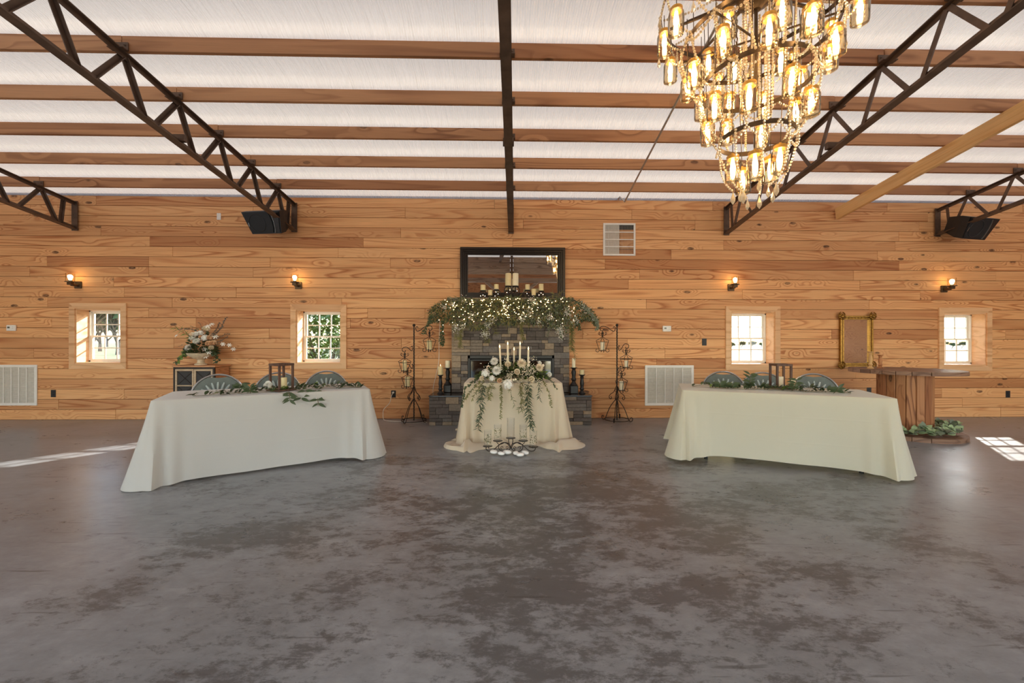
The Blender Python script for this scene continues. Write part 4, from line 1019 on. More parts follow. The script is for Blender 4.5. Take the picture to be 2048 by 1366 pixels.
# scrolled iron stand with glass cylinders on the hem of the cloth
G0 = onZ(1021.5, 903, .02); CS = thing('scroll_candle_stand', 'low black scrolled iron stand holding glass cylinders in front of the cream cloth', 'candle stand', G0); CS.matrix_basis = T(G0)
def at(px, py, Y=None): return onY(px, py, Y or G0.y) - G0
m = MB()
def tb(pts, r=.0045): m.tube(pts, r, 6)
c0 = at(1021.5, 893)
tb(smoothpath([at(1021, 894), at(1018, 886), at(1017.5, 879), at(1021.5, 876.5), at(1025.5, 879), at(1025, 886), at(1022, 894)], 5))
for s in (-1, 1):
    X = lambda d: 1021.5 + s*d
    tb(smoothpath([at(X(1), 898), at(X(5), 889), at(X(12), 885.5), at(X(19), 887), at(X(26), 892), at(X(33), 898.5), at(X(40), 902), at(X(47), 901), at(X(49.5), 896), at(X(46), 893.5), at(X(43.5), 896.5)], 5))
    tb(smoothpath([at(X(14), 886), at(X(22), 889), at(X(27), 886), at(X(27.5), 882.5), at(X(24.5), 882), at(X(24), 884.5)], 5), .004)
    cc = at(X(12.5), 894); tb([cc + Vector((.068*cos(a), 0, .052*sin(a))) for a in (2*pi*k/24 for k in range(25))], .0042)
    for q in (-1, 1): tb([cc + Vector((q*.026, 0, -.006)) + p for p in spiral(0, 0, .020, .006, -pi/2, -pi/2+q*5.2, 12)], .0035)
    tb([at(X(8), 903.2, G0.y-.07), at(X(8), 897), at(X(8), 903.2, G0.y+.07)], .0045)
part('scroll_frame', m, 'iron', CS)
GL = ((1021.5, 875.5, 39.5, 'tallest clear glass cylinder on the top plate of the iron stand', 0), (995.5, 881, 32, 'glass cylinder of white sprigs left of centre', 1), (1046.5, 881, 31.5, 'glass cylinder', 1), (975.4, 891.8, 31.5, '', 1), (1066.5, 893, 31.5, '', 1))
GLB = ('tallest clear glass cylinder on the raised middle plate of the iron stand', 'glass cylinder of loose leafy sprigs on the inner plate of the iron stand', 'glass cylinder of white sprigs and dark trailing leaves above it on the iron stand', 'glass cylinder with olive sprigs on the outer plate nearest the cloth puddle', 'glass cylinder packed with small white blossom on the outer plate of the iron stand')
for (px, py, hp, _, fil), lb in zip(GL, GLB):
    p = onY(px, py, G0.y); k = G0.y/F
    m = MB(); m.lathe([(.0, 0), (.050, 0), (.056, .003), (.050, .0045), (.0, .0045)], 20, T(p-G0-Vector((0, 0, .005)))); part('candle_plate', m, 'iron', CS, smooth=True)
    h = hp*k; r_ = .044; t = thing('glass_cylinder', lb, 'vase', p + Vector((0, 0, .0005)), group='glass cylinders on the iron stand')
    m = MB(); m.lathe([(.0, .002), (r_, .002), (r_, h), (r_-.003, h), (r_-.003, .006), (.0, .006)], 22, cap=False); part('glass_wall', m, 'vase_glass', t, smooth=True)
    m = MB(); m.lathe([(.0, .007), (r_-.004, .007), (r_-.004, h*.5), (.0, h*.5)], 18)
    if fil:
        g = MB(); lv = MB(); RG = random.Random(int(px))
        for _ in range(90): a = RG.uniform(0, 6.28); q = .034*sqrt(RG.random()); z = RG.uniform(.02, h*.72); (g.octa((q*cos(a), q*sin(a), z), .005) if RG.random() < .6 else lv.leaf((q*cos(a), q*sin(a), z), (cos(a), sin(a), 1), (0, -1, 0), .02, .008))
        part('white_sprigs', g, 'petal_cream', t, kind='stuff'); part('green_sprigs', lv, 'leaf_olive', t, kind='stuff')
for k, (px, py) in enumerate(((987.5, 905), (1002.5, 908), (1014.5, 905.5), (1032, 907.5), (1040.5, 910.5), (1050, 906.5))):
    p = onZ(px, py+1.5, .016); R = random.Random(k); m = MB(); m.ball((0, 0, .016), .042*R.uniform(.9, 1.1), seg=14, rings=9, sz=.5)
    o = solo('white_pebble', m, 'pebble_white', 'smooth white oval pebble lying on the cloth hem before the iron stand', 'pebble', p, R.uniform(0, 3), 'white pebbles on the cloth hem', True); o.scale = (1.15, .85, 1)
# ------------------------------------------------------------------ turned candle holders on the hearth
def turned(px, pby, pty, Y, base, label, mat, cat='candle holder', name='candle_holder', group=None, square=True, zb=None):
    zb = zb if zb is not None else hZ+.0245
    d = ray(px, 683); p = Vector((d.x*Y/d.y, Y, zb)); top = onY(px, pty, Y).z; h = top-zb; b = base
    t = thing(name, label, cat, p, group=group)
    if square: m = MB(); m.box((0, 0, .045*h/.3+.0), (2*b, 2*b, .09*h/.3), bev=.008); part('plinth', m, mat, t); z0 = .09*h/.3
    else: z0 = 0.
    pr = [(b*.95, z0), (b*.98, z0+.01), (b*.55, z0+.03*h/.3), (b*.42, z0+.05*h/.3), (b*.68, z0+.07*h/.3), (b*.45, z0+.095*h/.3), (b*.5, z0+.12*h/.3), (b*.62, z0+.155*h/.3)]
    rest = h-(z0+.155*h/.3); zz = z0+.155*h/.3
    pr += [(b*.46, zz+rest*.45), (b*.40, zz+rest*.58), (b*.58, zz+rest*.66), (b*.42, zz+rest*.75), (b*.55, zz+rest*.86), (b*.86, zz+rest*.93), (b*.9, h), (0, h)]
    m = MB(); m.lathe([(0, z0)] + pr, 18); part('turned_stem', m, mat, t, smooth=True); return Vector((p.x, p.y, top))
tp = turned(881, 0, 749.5, 6.30, .052, 'short black turned candle holder on the hearth beside the white cord', 'black_paint', group=None, square=False); pillar('pillar_candle', tp + Vector((0, 0, .0005)), .040, .13, 'lit ivory candle on the short black holder beside the white cord', 'wax_ivory', lit=True)
tp = turned(895.5, 0, 735.5, 6.5, .060, 'tall black turned candle holder tucked beside the stone chimney breast', 'black_paint'); pillar('pillar_candle', tp + Vector((0, 0, .0005)), .040, .115, 'white candle on the tall black holder tucked beside the chimney breast')
tp = turned(1147.5, 0, 735, 6.34, .062, 'tall black turned candle holder below the longest garland trail', 'black_paint'); pillar('pillar_candle', tp + Vector((0, 0, .0005)), .028, .145, 'slim white candle on the tall black holder below the longest garland trail')
tp = turned(1164, 0, 749, 6.30, .056, 'short black turned candle holder at the bare end of the hearth', 'black_paint', square=False); pillar('pillar_candle', tp + Vector((0, 0, .0005)), .037, .075, 'stubby ivory candle on the short black holder at the bare hearth end', 'wax_ivory')
# ------------------------------------------------------------------ wrought iron lantern stands
def lantern_stand(pole, mir, cages, label):
    b = onZ(pole, 840, 0); b.y = 6.38; d = ray(pole, 683); b.x = d.x*6.38/d.y; Y = 6.38
    r = thing('lantern_stand', label, 'lantern stand', b); zt = onY(pole, 650.5, Y).z
    P = lambda px, py, dy=0.: onY(px, py, Y+dy) - b
    m = MB(); m.tube([(0, 0, .02), (0, 0, zt-.02)], .010, 8); m.ball((0, 0, zt), .024, seg=12, rings=8); n = 60
    m.tube([(.0115*cos(k*.9), .0115*sin(k*.9), .05+(zt-.1)*k/220) for k in range(221)], .0035, 4, cap=False); part('pole', m, 'iron', r, smooth=True)
    m = MB(); m.tube([(.195*cos(2*pi*k/32), .195*sin(2*pi*k/32), .03) for k in range(32)], .006, 6, closed=True); part('base_ring', m, 'iron', r)
    for k in range(4):
        a = pi/4 + k*pi/2 + .3; u = Vector((cos(a), sin(a), 0)); q = lambda x, z: u*x + Vector((0, 0, z))
        m = MB(); m.tube(smoothpath([q(.10, .395), q(.085, .37), q(.105, .35), q(.125, .385), q(.10, .43), q(.05, .47), q(.012, .56)], 4), .0055, 6)
        m.tube(smoothpath([q(.012, .36), q(.10, .24), q(.15, .13), q(.185, .035), q(.215, .012), q(.24, .03), q(.245, .065), q(.222, .075), q(.215, .055)], 4), .006, 6); part('leg', m, 'iron', r, smooth=True)
    for (lx, ly, ay, kk, ch, cr, lab) in cages:  # hook pixel, arm foot pixel
        s = 1 if lx > pole else -1; m = MB(); hook = P(lx, ly); foot = Vector((s*.012, 0, onY(pole, ay, Y).z))
        L = abs(hook.x)
        m.tube(smoothpath([foot + Vector((s*L*.22, 0, .035)), foot + Vector((s*L*.14, 0, .055)), foot + Vector((s*L*.06, 0, .03)), foot + Vector((s*L*.15, 0, -.02)), foot + Vector((s*L*.38, 0, .0)), foot*.5 + hook*.5 + Vector((s*L*.1, 0, .045)), hook + Vector((-s*.02, 0, .075)), hook + Vector((s*.035, 0, .06)), hook + Vector((s*.035, 0, .015)), hook + Vector((0, 0, 0)), hook + Vector((-s*.012, 0, .028))], 4), .0055, 6)
        part('scroll_arm', m, 'iron', r, smooth=True)
        m = MB(); c = hook
        for k in range(4):
            a = pi/4*0 + k*pi/2; u = Vector((cos(a), sin(a), 0)); q = lambda x, z: c + u*x*kk + Vector((0, 0, z*kk))
            m.tube(smoothpath([q(.055, -.055), q(.04, -.035), q(.055, -.02), q(.068, -.045), q(.04, -.07), q(.004, -.085), q(.045, -.125), q(.098, -.155), q(.098, -.175), q(.055, -.315), q(.075, -.345), q(.105, -.335), q(.108, -.305), q(.085, -.30)], 3), .0042, 5)
        m.tube([c, c + Vector((0, 0, -.09*kk))], .006, 6)
        m.tube([c + Vector((.094*kk*cos(2*pi*k/20), .094*kk*sin(2*pi*k/20), -.178*kk)) for k in range(20)], .0035, 5, closed=True)
        m.lathe([(.0, -.318*kk), (.062*kk, -.318*kk), (.062*kk, -.311*kk), (.0, -.311*kk)], 16, T(c)); part('lantern_cage', m, 'iron', r, smooth=True)
        pillar('lantern_candle', b + c + Vector((0, 0, -.3105*kk)), cr, ch, lab, 'wax_ivory' if lx < 1000 else 'wax')
lantern_stand(828, 1, ((859, 661, 660, .98, .145, .042, 'ivory candle in the raised lantern under the garland end by the plugged cord'), (809.5, 704, 699, .95, .165, .035, 'tall ivory candle in the middle lantern of the stand by the plugged cord'), (815, 738, 735, .88, .15, .042, 'wide ivory candle in the lowest lantern of the stand by the plugged cord')), 'black wrought iron stand with three hanging candle lanterns beside the plugged cord')
lantern_stand(1234, -1, ((1205, 662, 660, .98, .13, .034, 'white candle in the raised lantern nearest the hearth end'), (1252.5, 697, 698, .95, .10, .032, 'small white candle in the middle lantern of the stand by the grille'), (1243, 743, 742, .95, .14, .036, 'white candle in the lowest lantern of the stand by the grille')), 'black wrought iron stand with three hanging candle lanterns beside the return grille')
# cords
m = MB(); m.tube(smoothpath([onY(786.5, 785, 6.60), onY(783, 792, 6.58), onY(779, 806, 6.58), onY(768, 818, 6.57), onY(766, 828, 6.55), onZ(768, 839.5, .006), onZ(780, 842, .006), onZ(806, 843, .006), onZ(830, 845, .006), onZ(845, 843, .006), onZ(854, 845, .006)], 6), .0045, 6)
a = onY(786.5, 785, 6.612); m.box(tuple(a), (.03, .035, .028), bev=.004); solo('extension_cord', m, 'cord_white', 'white extension cord running from the wall outlet down to the floor', 'cord', smooth=True)
m = MB(); m.tube(smoothpath([onY(880, 642, 6.30), onY(879, 660, 6.40), onY(878, 690, 6.5), onY(877.5, 722, 6.55), onY(872, 750, 6.56), onY(866.5, 775, 6.58), onY(866, 789, 6.56)] , 6), .004, 6); solo('extension_cord', m, 'cord_white', 'thin white cord hanging from the mantel garland down to the hearth', 'cord', smooth=True)
# ------------------------------------------------------------------ cabinet with urn of flowers
cx0, cx1, cY, cZ = onY(347.5, 700, 6.26).x, onY(430, 700, 6.26).x, 6.26, onY(390, 731, 6.26).z
w = cx1-cx0; CB = thing('glass_cabinet', 'rustic cabinet with crossed glass doors behind the white table', 'cabinet', ((cx0+cx1)/2, cY, 0)); dep = 6.595-cY
m = MB(); m.box((0, dep/2+.01, (cZ-.03+.08)/2), (w-.02, dep-.02, cZ-.03-.08), bev=.003); part('body', m, 'cabinet_wood', CB)
m = MB(); m.box((0, dep/2-.005, cZ-.013), (w+.03, dep+.03, .026), bev=.004); part('cabinet_top', m, 'cabinet_wood', CB)
m = MB(); e2 = .026
for (sx, sz, px, pz) in ((w, e2, 0, cZ-.026-e2/2), (w, e2, 0, .08+e2/2), (e2, cZ-.106-2*e2, -w/2+e2/2, (cZ+.054)/2), (e2, cZ-.106-2*e2, w/2-e2/2, (cZ+.054)/2)): m.box((px, .002, pz), (sx, .03, sz), bev=.003)
part('metal_frame', m, 'iron', CB)
for sx in (-1, 1):
    for sy in (0, 1): m = MB(); m.box((sx*(w/2-.03), .03+sy*(dep-.06), .04), (.04, .04, .08), bev=.003); part('leg', m, 'iron', CB)
dw = (w-2*e2)/2-.004; dz0, dz1 = .08+e2+.004, cZ-.026-e2-.004
for s in (-1, 1):
    dc = Vector((s*(dw/2+.002), -.002, (dz0+dz1)/2)); dh = dz1-dz0; m = MB(); fw = .028
    for (sx, sz, px, pz) in ((dw, fw, 0, dh/2-fw/2), (dw, fw, 0, -dh/2+fw/2), (fw, dh-2*fw, -dw/2+fw/2, 0), (fw, dh-2*fw, dw/2-fw/2, 0)): m.box((px, 0, pz), (sx, .02, sz), bev=.002)
    nr = 3
    for k in range(1, nr): m.box((0, 0, -dh/2+fw+(dh-2*fw)*k/nr), (dw-2*fw, .018, .018), bev=.002)
    dr = part('door', m, 'door_wood', CB, T(dc)); ph = (dh-2*fw)/nr-.018
    for k in range(nr):
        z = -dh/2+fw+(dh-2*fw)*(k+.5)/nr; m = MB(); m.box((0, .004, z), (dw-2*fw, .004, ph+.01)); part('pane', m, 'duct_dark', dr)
        m = MB()
        for q in (-1, 1): m.beam((-dw/2+fw, -.002, z-q*ph/2), (dw/2-fw, -.002, z+q*ph/2), .008, .008, (0, 1, 0))
        part('cross_bar', m, 'iron', dr)
    m = MB(); m.ball((-s*(dw/2-.014), -.02, .06), .010, seg=8, rings=6); part('knob', m, 'black_paint', dr)
U0 = onY(402, 727, 6.42); U0.z = cZ+.0005; UR = thing('flower_urn', 'footed plaster urn full of cream roses, ivy and dried sprays on the cabinet', 'flowers', U0); UR.matrix_basis = T(U0); WU = T(-U0)
m = MB(); m.lathe([(.0, 0), (.085, 0), (.085, .018), (.055, .03), (.045, .06), (.055, .085), (.11, .11), (.175, .155), (.19, .185), (.175, .19), (.15, .165), (.0, .15)], 24); part('urn', m, 'urn_plaster', UR, smooth=True)
RU = random.Random(9); st = MB(); dk = MB(); ol = MB(); dr = MB(); sm = MB()
up = lambda px, py, dy=0.: onY(px, py, 6.34+dy)
for (nm, me, px, py, rr) in (('rose', ROSE['petal_white'], 396, 685, 7), ('rose', ROSE['petal_white'], 387, 678, 6), ('rose', ROSE['petal_white'], 394, 671, 6), ('rose', ROSE['petal_peach'], 422, 678, 6.5), ('rose', ROSE['petal_peach'], 418, 689, 6), ('rose', ROSE['petal_peach'], 427, 688, 6), ('rose', ROSE['petal_cream'], 411, 659, 5.5), ('rose', ROSE['petal_cream'], 416, 661, 5), ('hydrangea', PUFF, 410, 676, 6), ('hydrangea', PUFF, 402, 666, 5), ('rose', ROSE['petal_cream'], 386, 671, 5), ('chrysanthemum', MUM['petal_white'], 378, 696, 6), ('chrysanthemum', MUM['petal_white'], 381, 700, 5), ('lily', STAR, 424, 648, 4), ('lily', STAR, 431, 673, 5), ('lily', STAR, 416, 652, 5), ('lily', STAR, 352, 671, 4), ('lily', STAR, 446, 688, 4), ('lily', STAR, 459, 690, 4), ('lily', STAR, 467, 698, 4), ('lily', STAR, 409, 698, 4.5), ('lily', STAR, 411, 712, 4.5), ('lily', STAR, 418, 704, 4.5), ('rose', ROSE['petal_cream'], 423, 697, 5)):
    p = up(px, py, RU.uniform(-.03, .03)); flower(nm, me, UR, p, 1.25*rr*6.3/F, (p - U0 - Vector((0, .1, .05))) + Vector((0, -.25, 0)))
for _ in range(520):
    a = RU.uniform(0, 6.28); q = sqrt(RU.random()); z = RU.random(); p = U0 + Vector((.23*q*cos(a), .13*q*sin(a), .16+.40*(1-q*q)*z + .02)); dk.leaf(p, (cos(a), sin(a), RU.uniform(-.5, .8)), (RU.uniform(-1, 1), -1, 1), RU.uniform(.04, .075), RU.uniform(.025, .045))
for (pts, lv, L, Wd, dn) in (([(385, 705), (372, 702), (366, 712), (356, 724)], ol, .055, .045, 70), ([(385, 708), (370, 710), (360, 719), (350, 726)], dk, .05, .045, 70), ([(425, 705), (434, 712), (438, 722)], dk, .05, .04, 80), ([(420, 700), (430, 712), (430, 725)], dk, .05, .04, 80),
        ([(385, 678), (372, 668), (360, 661), (348, 656)], ol, .09, .012, 24), ([(390, 680), (378, 670), (368, 660)], ol, .09, .012, 24), ([(405, 668), (388, 660), (372, 658), (356, 659)], dr, .022, .016, 160), ([(410, 672), (395, 658), (380, 652)], dr, .02, .012, 90),
        ([(420, 672), (432, 660), (440, 645)], dr, .025, .018, 190), ([(425, 672), (440, 658), (450, 640), (452, 635)], dr, .025, .018, 190), ([(425, 670), (437, 662), (446, 652)], dr, .022, .014, 160), ([(428, 680), (440, 674), (452, 668), (460, 668)], dr, .022, .014, 130), ([(430, 686), (445, 680), (456, 672)], dr, .022, .014, 110), ([(428, 690), (448, 688), (468, 697)], dr, .018, .01, 40), ([(385, 690), (368, 690), (356, 693)], dr, .018, .012, 60), ([(405, 665), (402, 652), (398, 645)], dr, .018, .012, 60), ([(410, 665), (420, 652), (424, 645)], dr, .018, .012, 60)):
    sprig(st, lv, [up(x, y, RU.uniform(-.02, .02)) for x, y in pts], L, Wd, dn, RU)
part('stems', st, 'stem', UR, WU); part('green_leaves', dk, 'leaf_dark', UR, WU, kind='stuff'); part('ivy', ol, 'leaf_bright', UR, WU, kind='stuff'); part('dried_sprays', dr, 'dried', UR, WU, kind='stuff')
# ------------------------------------------------------------------ cable spool table
SP = Vector((5.62, 5.485, 0)); SPZ = .895; SPR = .605
S = thing('spool_table', 'upright wooden cable spool used as a table beside the gilt mirror', 'table', SP, .3)
for k, (z0, th) in enumerate(((0, .055), (SPZ-.05, .05))):
    n = 9; fl = MB()
    for i in range(n):
        x0, x1 = -SPR + 2*SPR*i/n, -SPR + 2*SPR*(i+1)/n; g = .004
        pts = []
        for j in range(9): x = x0+g + (x1-x0-2*g)*j/8; pts.append((x, -sqrt(max(SPR**2-x*x, .0004))))
        for j in range(9): x = x1-g - (x1-x0-2*g)*j/8; pts.append((x, sqrt(max(SPR**2-x*x, .0004))))
        m = MB(); q = len(pts); m.add([(0 if False else y, x, z) for z in (-th/2, th/2) for x, y in pts], [tuple(range(q)), tuple(range(q, 2*q))[::-1]] + [(a, (a+1) % q, q+(a+1) % q, q+a) for a in range(q)])
        part('plank', m, 'spool_plank', S, T(0, 0, z0+th/2))
for k in range(18):
    a = 2*pi*k/18; m = MB(); m.box((0, 0, 0), (.094, .032, SPZ-.107), bev=.005); o = part('stave', m, 'stave', S, T(.275*cos(a), .275*sin(a), (SPZ)/2+.001) @ Matrix.Rotation(a+pi/2, 4, 'Z'))
m = MB(); m.lathe([(.0, .06), (.25, .06), (.25, SPZ-.055), (.0, SPZ-.055)], 24); part('core', m, 'soot', S)
for (px, pt, Y, b, lb) in ((1741, 703, 5.62, .042, 'taller pale turned wooden candlestick on the spool table'), (1760.5, 709.5, 5.72, .040, 'shorter brown turned wooden candlestick on the spool table')):
    d = ray(px, 683); t = turned(px, 0, pt, Y, b, lb, 'turned_wood' if pt < 705 else 'stave', square=False, zb=SPZ+.0005)
E0 = SP + Vector((0, 0, .056)); EU = thing('eucalyptus_garland', 'pale green eucalyptus garland coiled round the foot of the spool table', 'garland', E0); EU.matrix_basis = T(E0)
RE = random.Random(15); st = MB()
for k in range(7):
    a0 = -2.6 + k*.5; pts = []
    for j in range(6): a = a0 + j*.15; q = .44 + RE.uniform(-.07, .09); pts.append(SP + Vector((q*cos(a), q*sin(a), .075 + RE.uniform(0, .09))))
    P = smoothpath(pts, 4); st.tube([p - E0 for p in P], .004, 5)
    for p in P:
        for q in (-1, 1):
            d = Vector((RE.uniform(-1, 1), RE.uniform(-1, 1), RE.uniform(-.05, .8))); leafobj(LEAF_E if RE.random() < .6 else LEAF_E2, EU, p, d, (RE.uniform(-.6, .6), -.6, 1), RE.uniform(.07, .10))
part('stem', st, 'stem', EU)
# ------------------------------------------------------------------ mantel: garland, fairy lights, candelabra
MZ = mZ+.061; G = Vector((.115, 6.28, MZ)); MG = thing('mantel_garland', 'thick green garland with white blossom spilling over the fireplace mantel', 'garland', G); MG.matrix_basis = T(G); WG = T(-G)
RM = random.Random(23); st = MB(); dk = MB(); ol = MB(); sg = MB(); gy = MB(); lights = []
prof = [(857, 630, 648), (868, 612, 642), (880, 602, 645), (895, 598, 642), (915, 596, 650), (940, 597, 655), (965, 597, 658), (990, 597, 648), (1020, 592, 650), (1050, 597, 648), (1080, 596, 650), (1105, 597, 655), (1125, 594, 665), (1145, 597, 660), (1165, 606, 640), (1180, 618, 640), (1197, 640, 655)]
def bounds(px):
    for (a, t0, b0), (c, t1, b1) in zip(prof, prof[1:]):
        if a <= px <= c: f = (px-a)/(c-a); return t0+(t1-t0)*f, b0+(b1-b0)*f
    return 640, 650
def depth(px): return 6.16 if 900 < px < 1140 else 6.16 + .16*min(1, abs(px-1020)-120 and (max(0, abs(px-1020)-120)/60))
for k in range(5200):
    px = RM.uniform(858, 1196); t, b = bounds(px); f = RM.random()**1.35; py = t + (b-t)*f
    Y = depth(px) + RM.uniform(-.10, .12)
    p = onY(px, py, Y)
    if p.z < MZ+.01 and Y > 6.19 and -.9 < p.x < 1.13: Y = 6.19 - RM.random()*.12; p = onY(px, py, Y)
    d = Vector((RM.uniform(-1, 1), RM.uniform(-1, .2), RM.uniform(-1.1, .5) - .5*f)); q = RM.random(); nrm = (RM.uniform(-1, 1), -1, RM.uniform(0, 1))
    sage = .55 if px > 1060 else .12
    if q < .42: dk.leaf(p, d, nrm, RM.uniform(.03, .055), RM.uniform(.016, .03))
    elif q < .42 + sage*.4: sg.leaf(p, d, nrm, RM.uniform(.025, .045), RM.uniform(.016, .028))
    else: ol.leaf(p, d, nrm, RM.uniform(.05, .10), .006 + RM.random()*.006)
def mtrail(pts, lv, L, Wd, dn, n=2, sp=.8):
    for _ in range(n): sprig(st, lv, [onY(x + RM.uniform(-3, 3), y, 6.13 + RM.uniform(-.03, .03)) for x, y in pts], L, Wd, dn, RM, sp)
mtrail([(884, 640), (885, 660), (884, 680), (886, 690)], dk, .045, .024, 110, 3); mtrail([(922, 645), (921, 670), (920, 695)], ol, .06, .008, 160, 3); mtrail([(905, 640), (908, 660), (915, 680)], ol, .06, .008, 120, 2)
mtrail([(965, 650), (970, 665), (975, 685)], ol, .08, .006, 130, 4, 1.2); mtrail([(985, 655), (990, 668)], ol, .08, .006, 120, 2, 1.2); mtrail([(1043, 645), (1044, 665), (1046, 680)], ol, .05, .010, 160, 3); mtrail([(1120, 650), (1124, 668), (1126, 676)], dk, .04, .025, 150, 3)
mtrail([(1142, 640), (1145, 665), (1143, 690), (1146, 700)], ol, .07, .007, 170, 4); mtrail([(1146, 695), (1148, 708), (1147, 718)], ol, .05, .006, 70, 2); mtrail([(1150, 630), (1156, 650), (1158, 660)], dk, .04, .025, 130, 2)
mtrail([(1170, 615), (1185, 632), (1193, 645), (1195, 660)], sg, .03, .018, 160, 3); mtrail([(1100, 640), (1098, 655), (1094, 675)], sg, .02, .010, 120, 2); mtrail([(1018, 645), (1017, 658), (1015, 668)], sg, .02, .010, 120, 1)
mtrail([(866, 630), (859, 645), (853, 656), (848, 668)], dk, .05, .022, 90, 2); mtrail([(1102, 600), (1106, 590), (1104, 585)], ol, .06, .007, 90, 2); mtrail([(1112, 600), (1118, 592), (1122, 584)], ol, .06, .007, 90, 2)
for (px, py, s, n) in ((905, 610, .03, 40), (890, 615, .03, 40), (912, 655, .035, 60), (925, 652, .03, 40), (970, 668, .035, 80), (975, 650, .03, 50), (945, 630, .03, 40), (985, 640, .03, 40), (1045, 637, .035, 60), (1060, 625, .04, 60), (1063, 603, .035, 70), (1078, 645, .03, 40), (1100, 635, .035, 60), (1120, 660, .035, 90), (1124, 672, .03, 50), (1135, 625, .04, 80), (1150, 640, .04, 60), (1175, 622, .04, 70), (1165, 612, .03, 40), (1010, 612, .03, 40), (930, 600, .03, 30), (1186, 635, .03, 50)):
    gyp(gy, onY(px, py, depth(px)-.09), s, n, RM, .006)
part('stems', st, 'stem', MG, WG); part('dark_leaves', dk, 'leaf_dark', MG, WG, kind='stuff'); part('needle_leaves', ol, 'leaf_olive', MG, WG, kind='stuff'); part('sage_leaves', sg, 'leaf_sage', MG, WG, kind='stuff'); part('baby_breath', gy, 'petal_white', MG, WG, kind='stuff')
FL = thing('fairy_lights', 'string of tiny warm fairy lights woven through the mantel garland', 'string lights', G + Vector((0, -.1, .02))); FL.matrix_basis = T(FL.location); bl = MB(); wr = MB(); prev = []
for k in range(160):
    px = RM.choice((RM.uniform(900, 1110), RM.gauss(1000, 48), RM.uniform(885, 1150))); px = min(max(px, 880), 1160); t, b = bounds(px); py = t + 2 + (b-t-14)*RM.random()**1.4; prev.append((px, py))
prev += [(878, 640), (886, 650), (886, 663), (890, 600), (905, 645), (915, 650), (930, 648), (1150, 632), (1144, 622), (966, 590), (961, 592), (970, 592), (992, 584), (996, 588), (990, 592), (1014, 585), (1020, 580), (1034, 582), (1082, 586), (1078, 590), (1086, 589), (1054, 587)]
prev.sort(); path = []
for px, py in prev: p = onY(px, py, depth(px)-.115) - FL.location; bl.ball(tuple(p), .0042, seg=6, rings=4); path.append(p + Vector((0, .012, 0)))
wr.tube(path, .0008, 3, cap=False); part('wire', wr, 'stem', FL); part('bulbs', bl, 'fairy_light', FL, kind='stuff')
CA = thing('mantel_candelabra', 'black scrolled iron candelabra for eight candles on the mantel', 'candelabra', (.115, 6.33, MZ)); CY = 6.33
m = MB(); m.box((0, 0, .012), (1.15, .09, .024), bev=.006); part('base_bar', m, 'iron', CA)
for (px, ty, by, wd, lb) in ((1016.7, 547, 572, 12, 'tall yellow ivory pillar candle in the middle of the mantel candelabra'), (1031, 547, 572, 12, 'tall pale pillar candle in the middle of the mantel candelabra'), (966, 570, 581, 10, 'outermost ivory candle of the candelabra on the flower cabinet side'), (980.5, 580, 591, 9, 'low ivory candle of the candelabra on the flower cabinet side'), (992.8, 568.7, 579, 9, 'upper ivory candle of the candelabra on the flower cabinet side'), (1055, 569, 580, 9, 'upper ivory candle of the candelabra on the grille side'), (1067.3, 578, 591, 9, 'low ivory candle of the candelabra on the grille side'), (1082.4, 568, 581.7, 9.5, 'outermost ivory candle of the candelabra on the grille side')):
    p = onY(px, by, CY); h = onY(px, ty, CY).z - p.z; c = p - Vector((.115, CY, MZ)); m = MB(); rr = wd/2*CY/F
    m.lathe([(.0, -.008), (rr*1.25, -.008), (rr*1.25, 0), (.0, 0)], 16, T(c)); H = c.z-.02; s = 1 if px > 1024 else -1
    for q in (-1, 1): m.tube(smoothpath([c + Vector((q*.0, 0, -.008)), c + Vector((q*.05, 0, -.03)), c + Vector((q*.062, 0, -.03-H*.35)), c + Vector((q*.03, 0, -.03-H*.65)), c + Vector((q*.0, 0, -.02-H*.45)), c + Vector((q*.02, 0, -.03-H*.3))], 4), .007, 6); 
    m.tube([c + Vector((0, 0, -.008)), Vector((c.x, 0, .02))], .008, 6)
    part('scroll_holder', m, 'iron', CA, smooth=True); pillar('mantel_candle', p + Vector((0, 0, .0005)), rr, h, lb, 'wax_ivory' if px != 1031 else 'wax', 'candles on the mantel candelabra')
# ------------------------------------------------------------------ jar chandelier
def crystal_mat():
    n = NT('crystal_bead'); t = n.add('BsdfTransparent', {'Color': (1, .95, .84, 1)}); g = n.add('BsdfGlossy', {'Color': (1, .94, .8, 1), 'Roughness': .12}); s = n.add('BsdfTranslucent', {'Color': (1, .9, .68, 1)}); d = n.add('BsdfDiffuse', {'Color': (1, .9, .7, 1)})
    a = n.add('MixShader', {0: .5, 1: s, 2: d}); b = n.add('MixShader', {0: .45, 1: a, 2: g}); n.put(n.out.inputs[0], n.add('MixShader', {0: .85, 1: t, 2: b})); MAT['crystal_bead'] = n.m
crystal_mat(); plain('jar_lid', hexc(206, 156, 72), .4, .5, var=.15)
CX, CYY = 1.766, 2.763; CZT = zroof(CYY)
CH = thing('jar_chandelier', 'tall tiered chandelier of lit glass jars, bronze hoops and crystal bead strands', 'chandelier', (CX, CYY, 2.25)); Z0 = 2.25
RC = random.Random(61); L = lambda x, y, z: Vector((x, y, z - Z0)); pol = lambda r, a, z: Vector((r*cos(a), r*sin(a), z - Z0))
HOOP = ((.625, 3.71), (.48, 3.40), (.36, 3.10), (.235, 2.70))
for r_, z in HOOP:
    m = MB(); m.lathe([(r_, z-.016-Z0), (r_, z+.016-Z0), (r_-.006, z+.016-Z0), (r_-.006, z-.016-Z0), (r_, z-.016-Z0)], 56, cap=False); part('hoop', m, 'bronze', CH, smooth=True)
m = MB(); m.tube([L(0, 0, 2.95), L(0, 0, CZT)], .012, 8); part('centre_stem', m, 'bronze', CH)
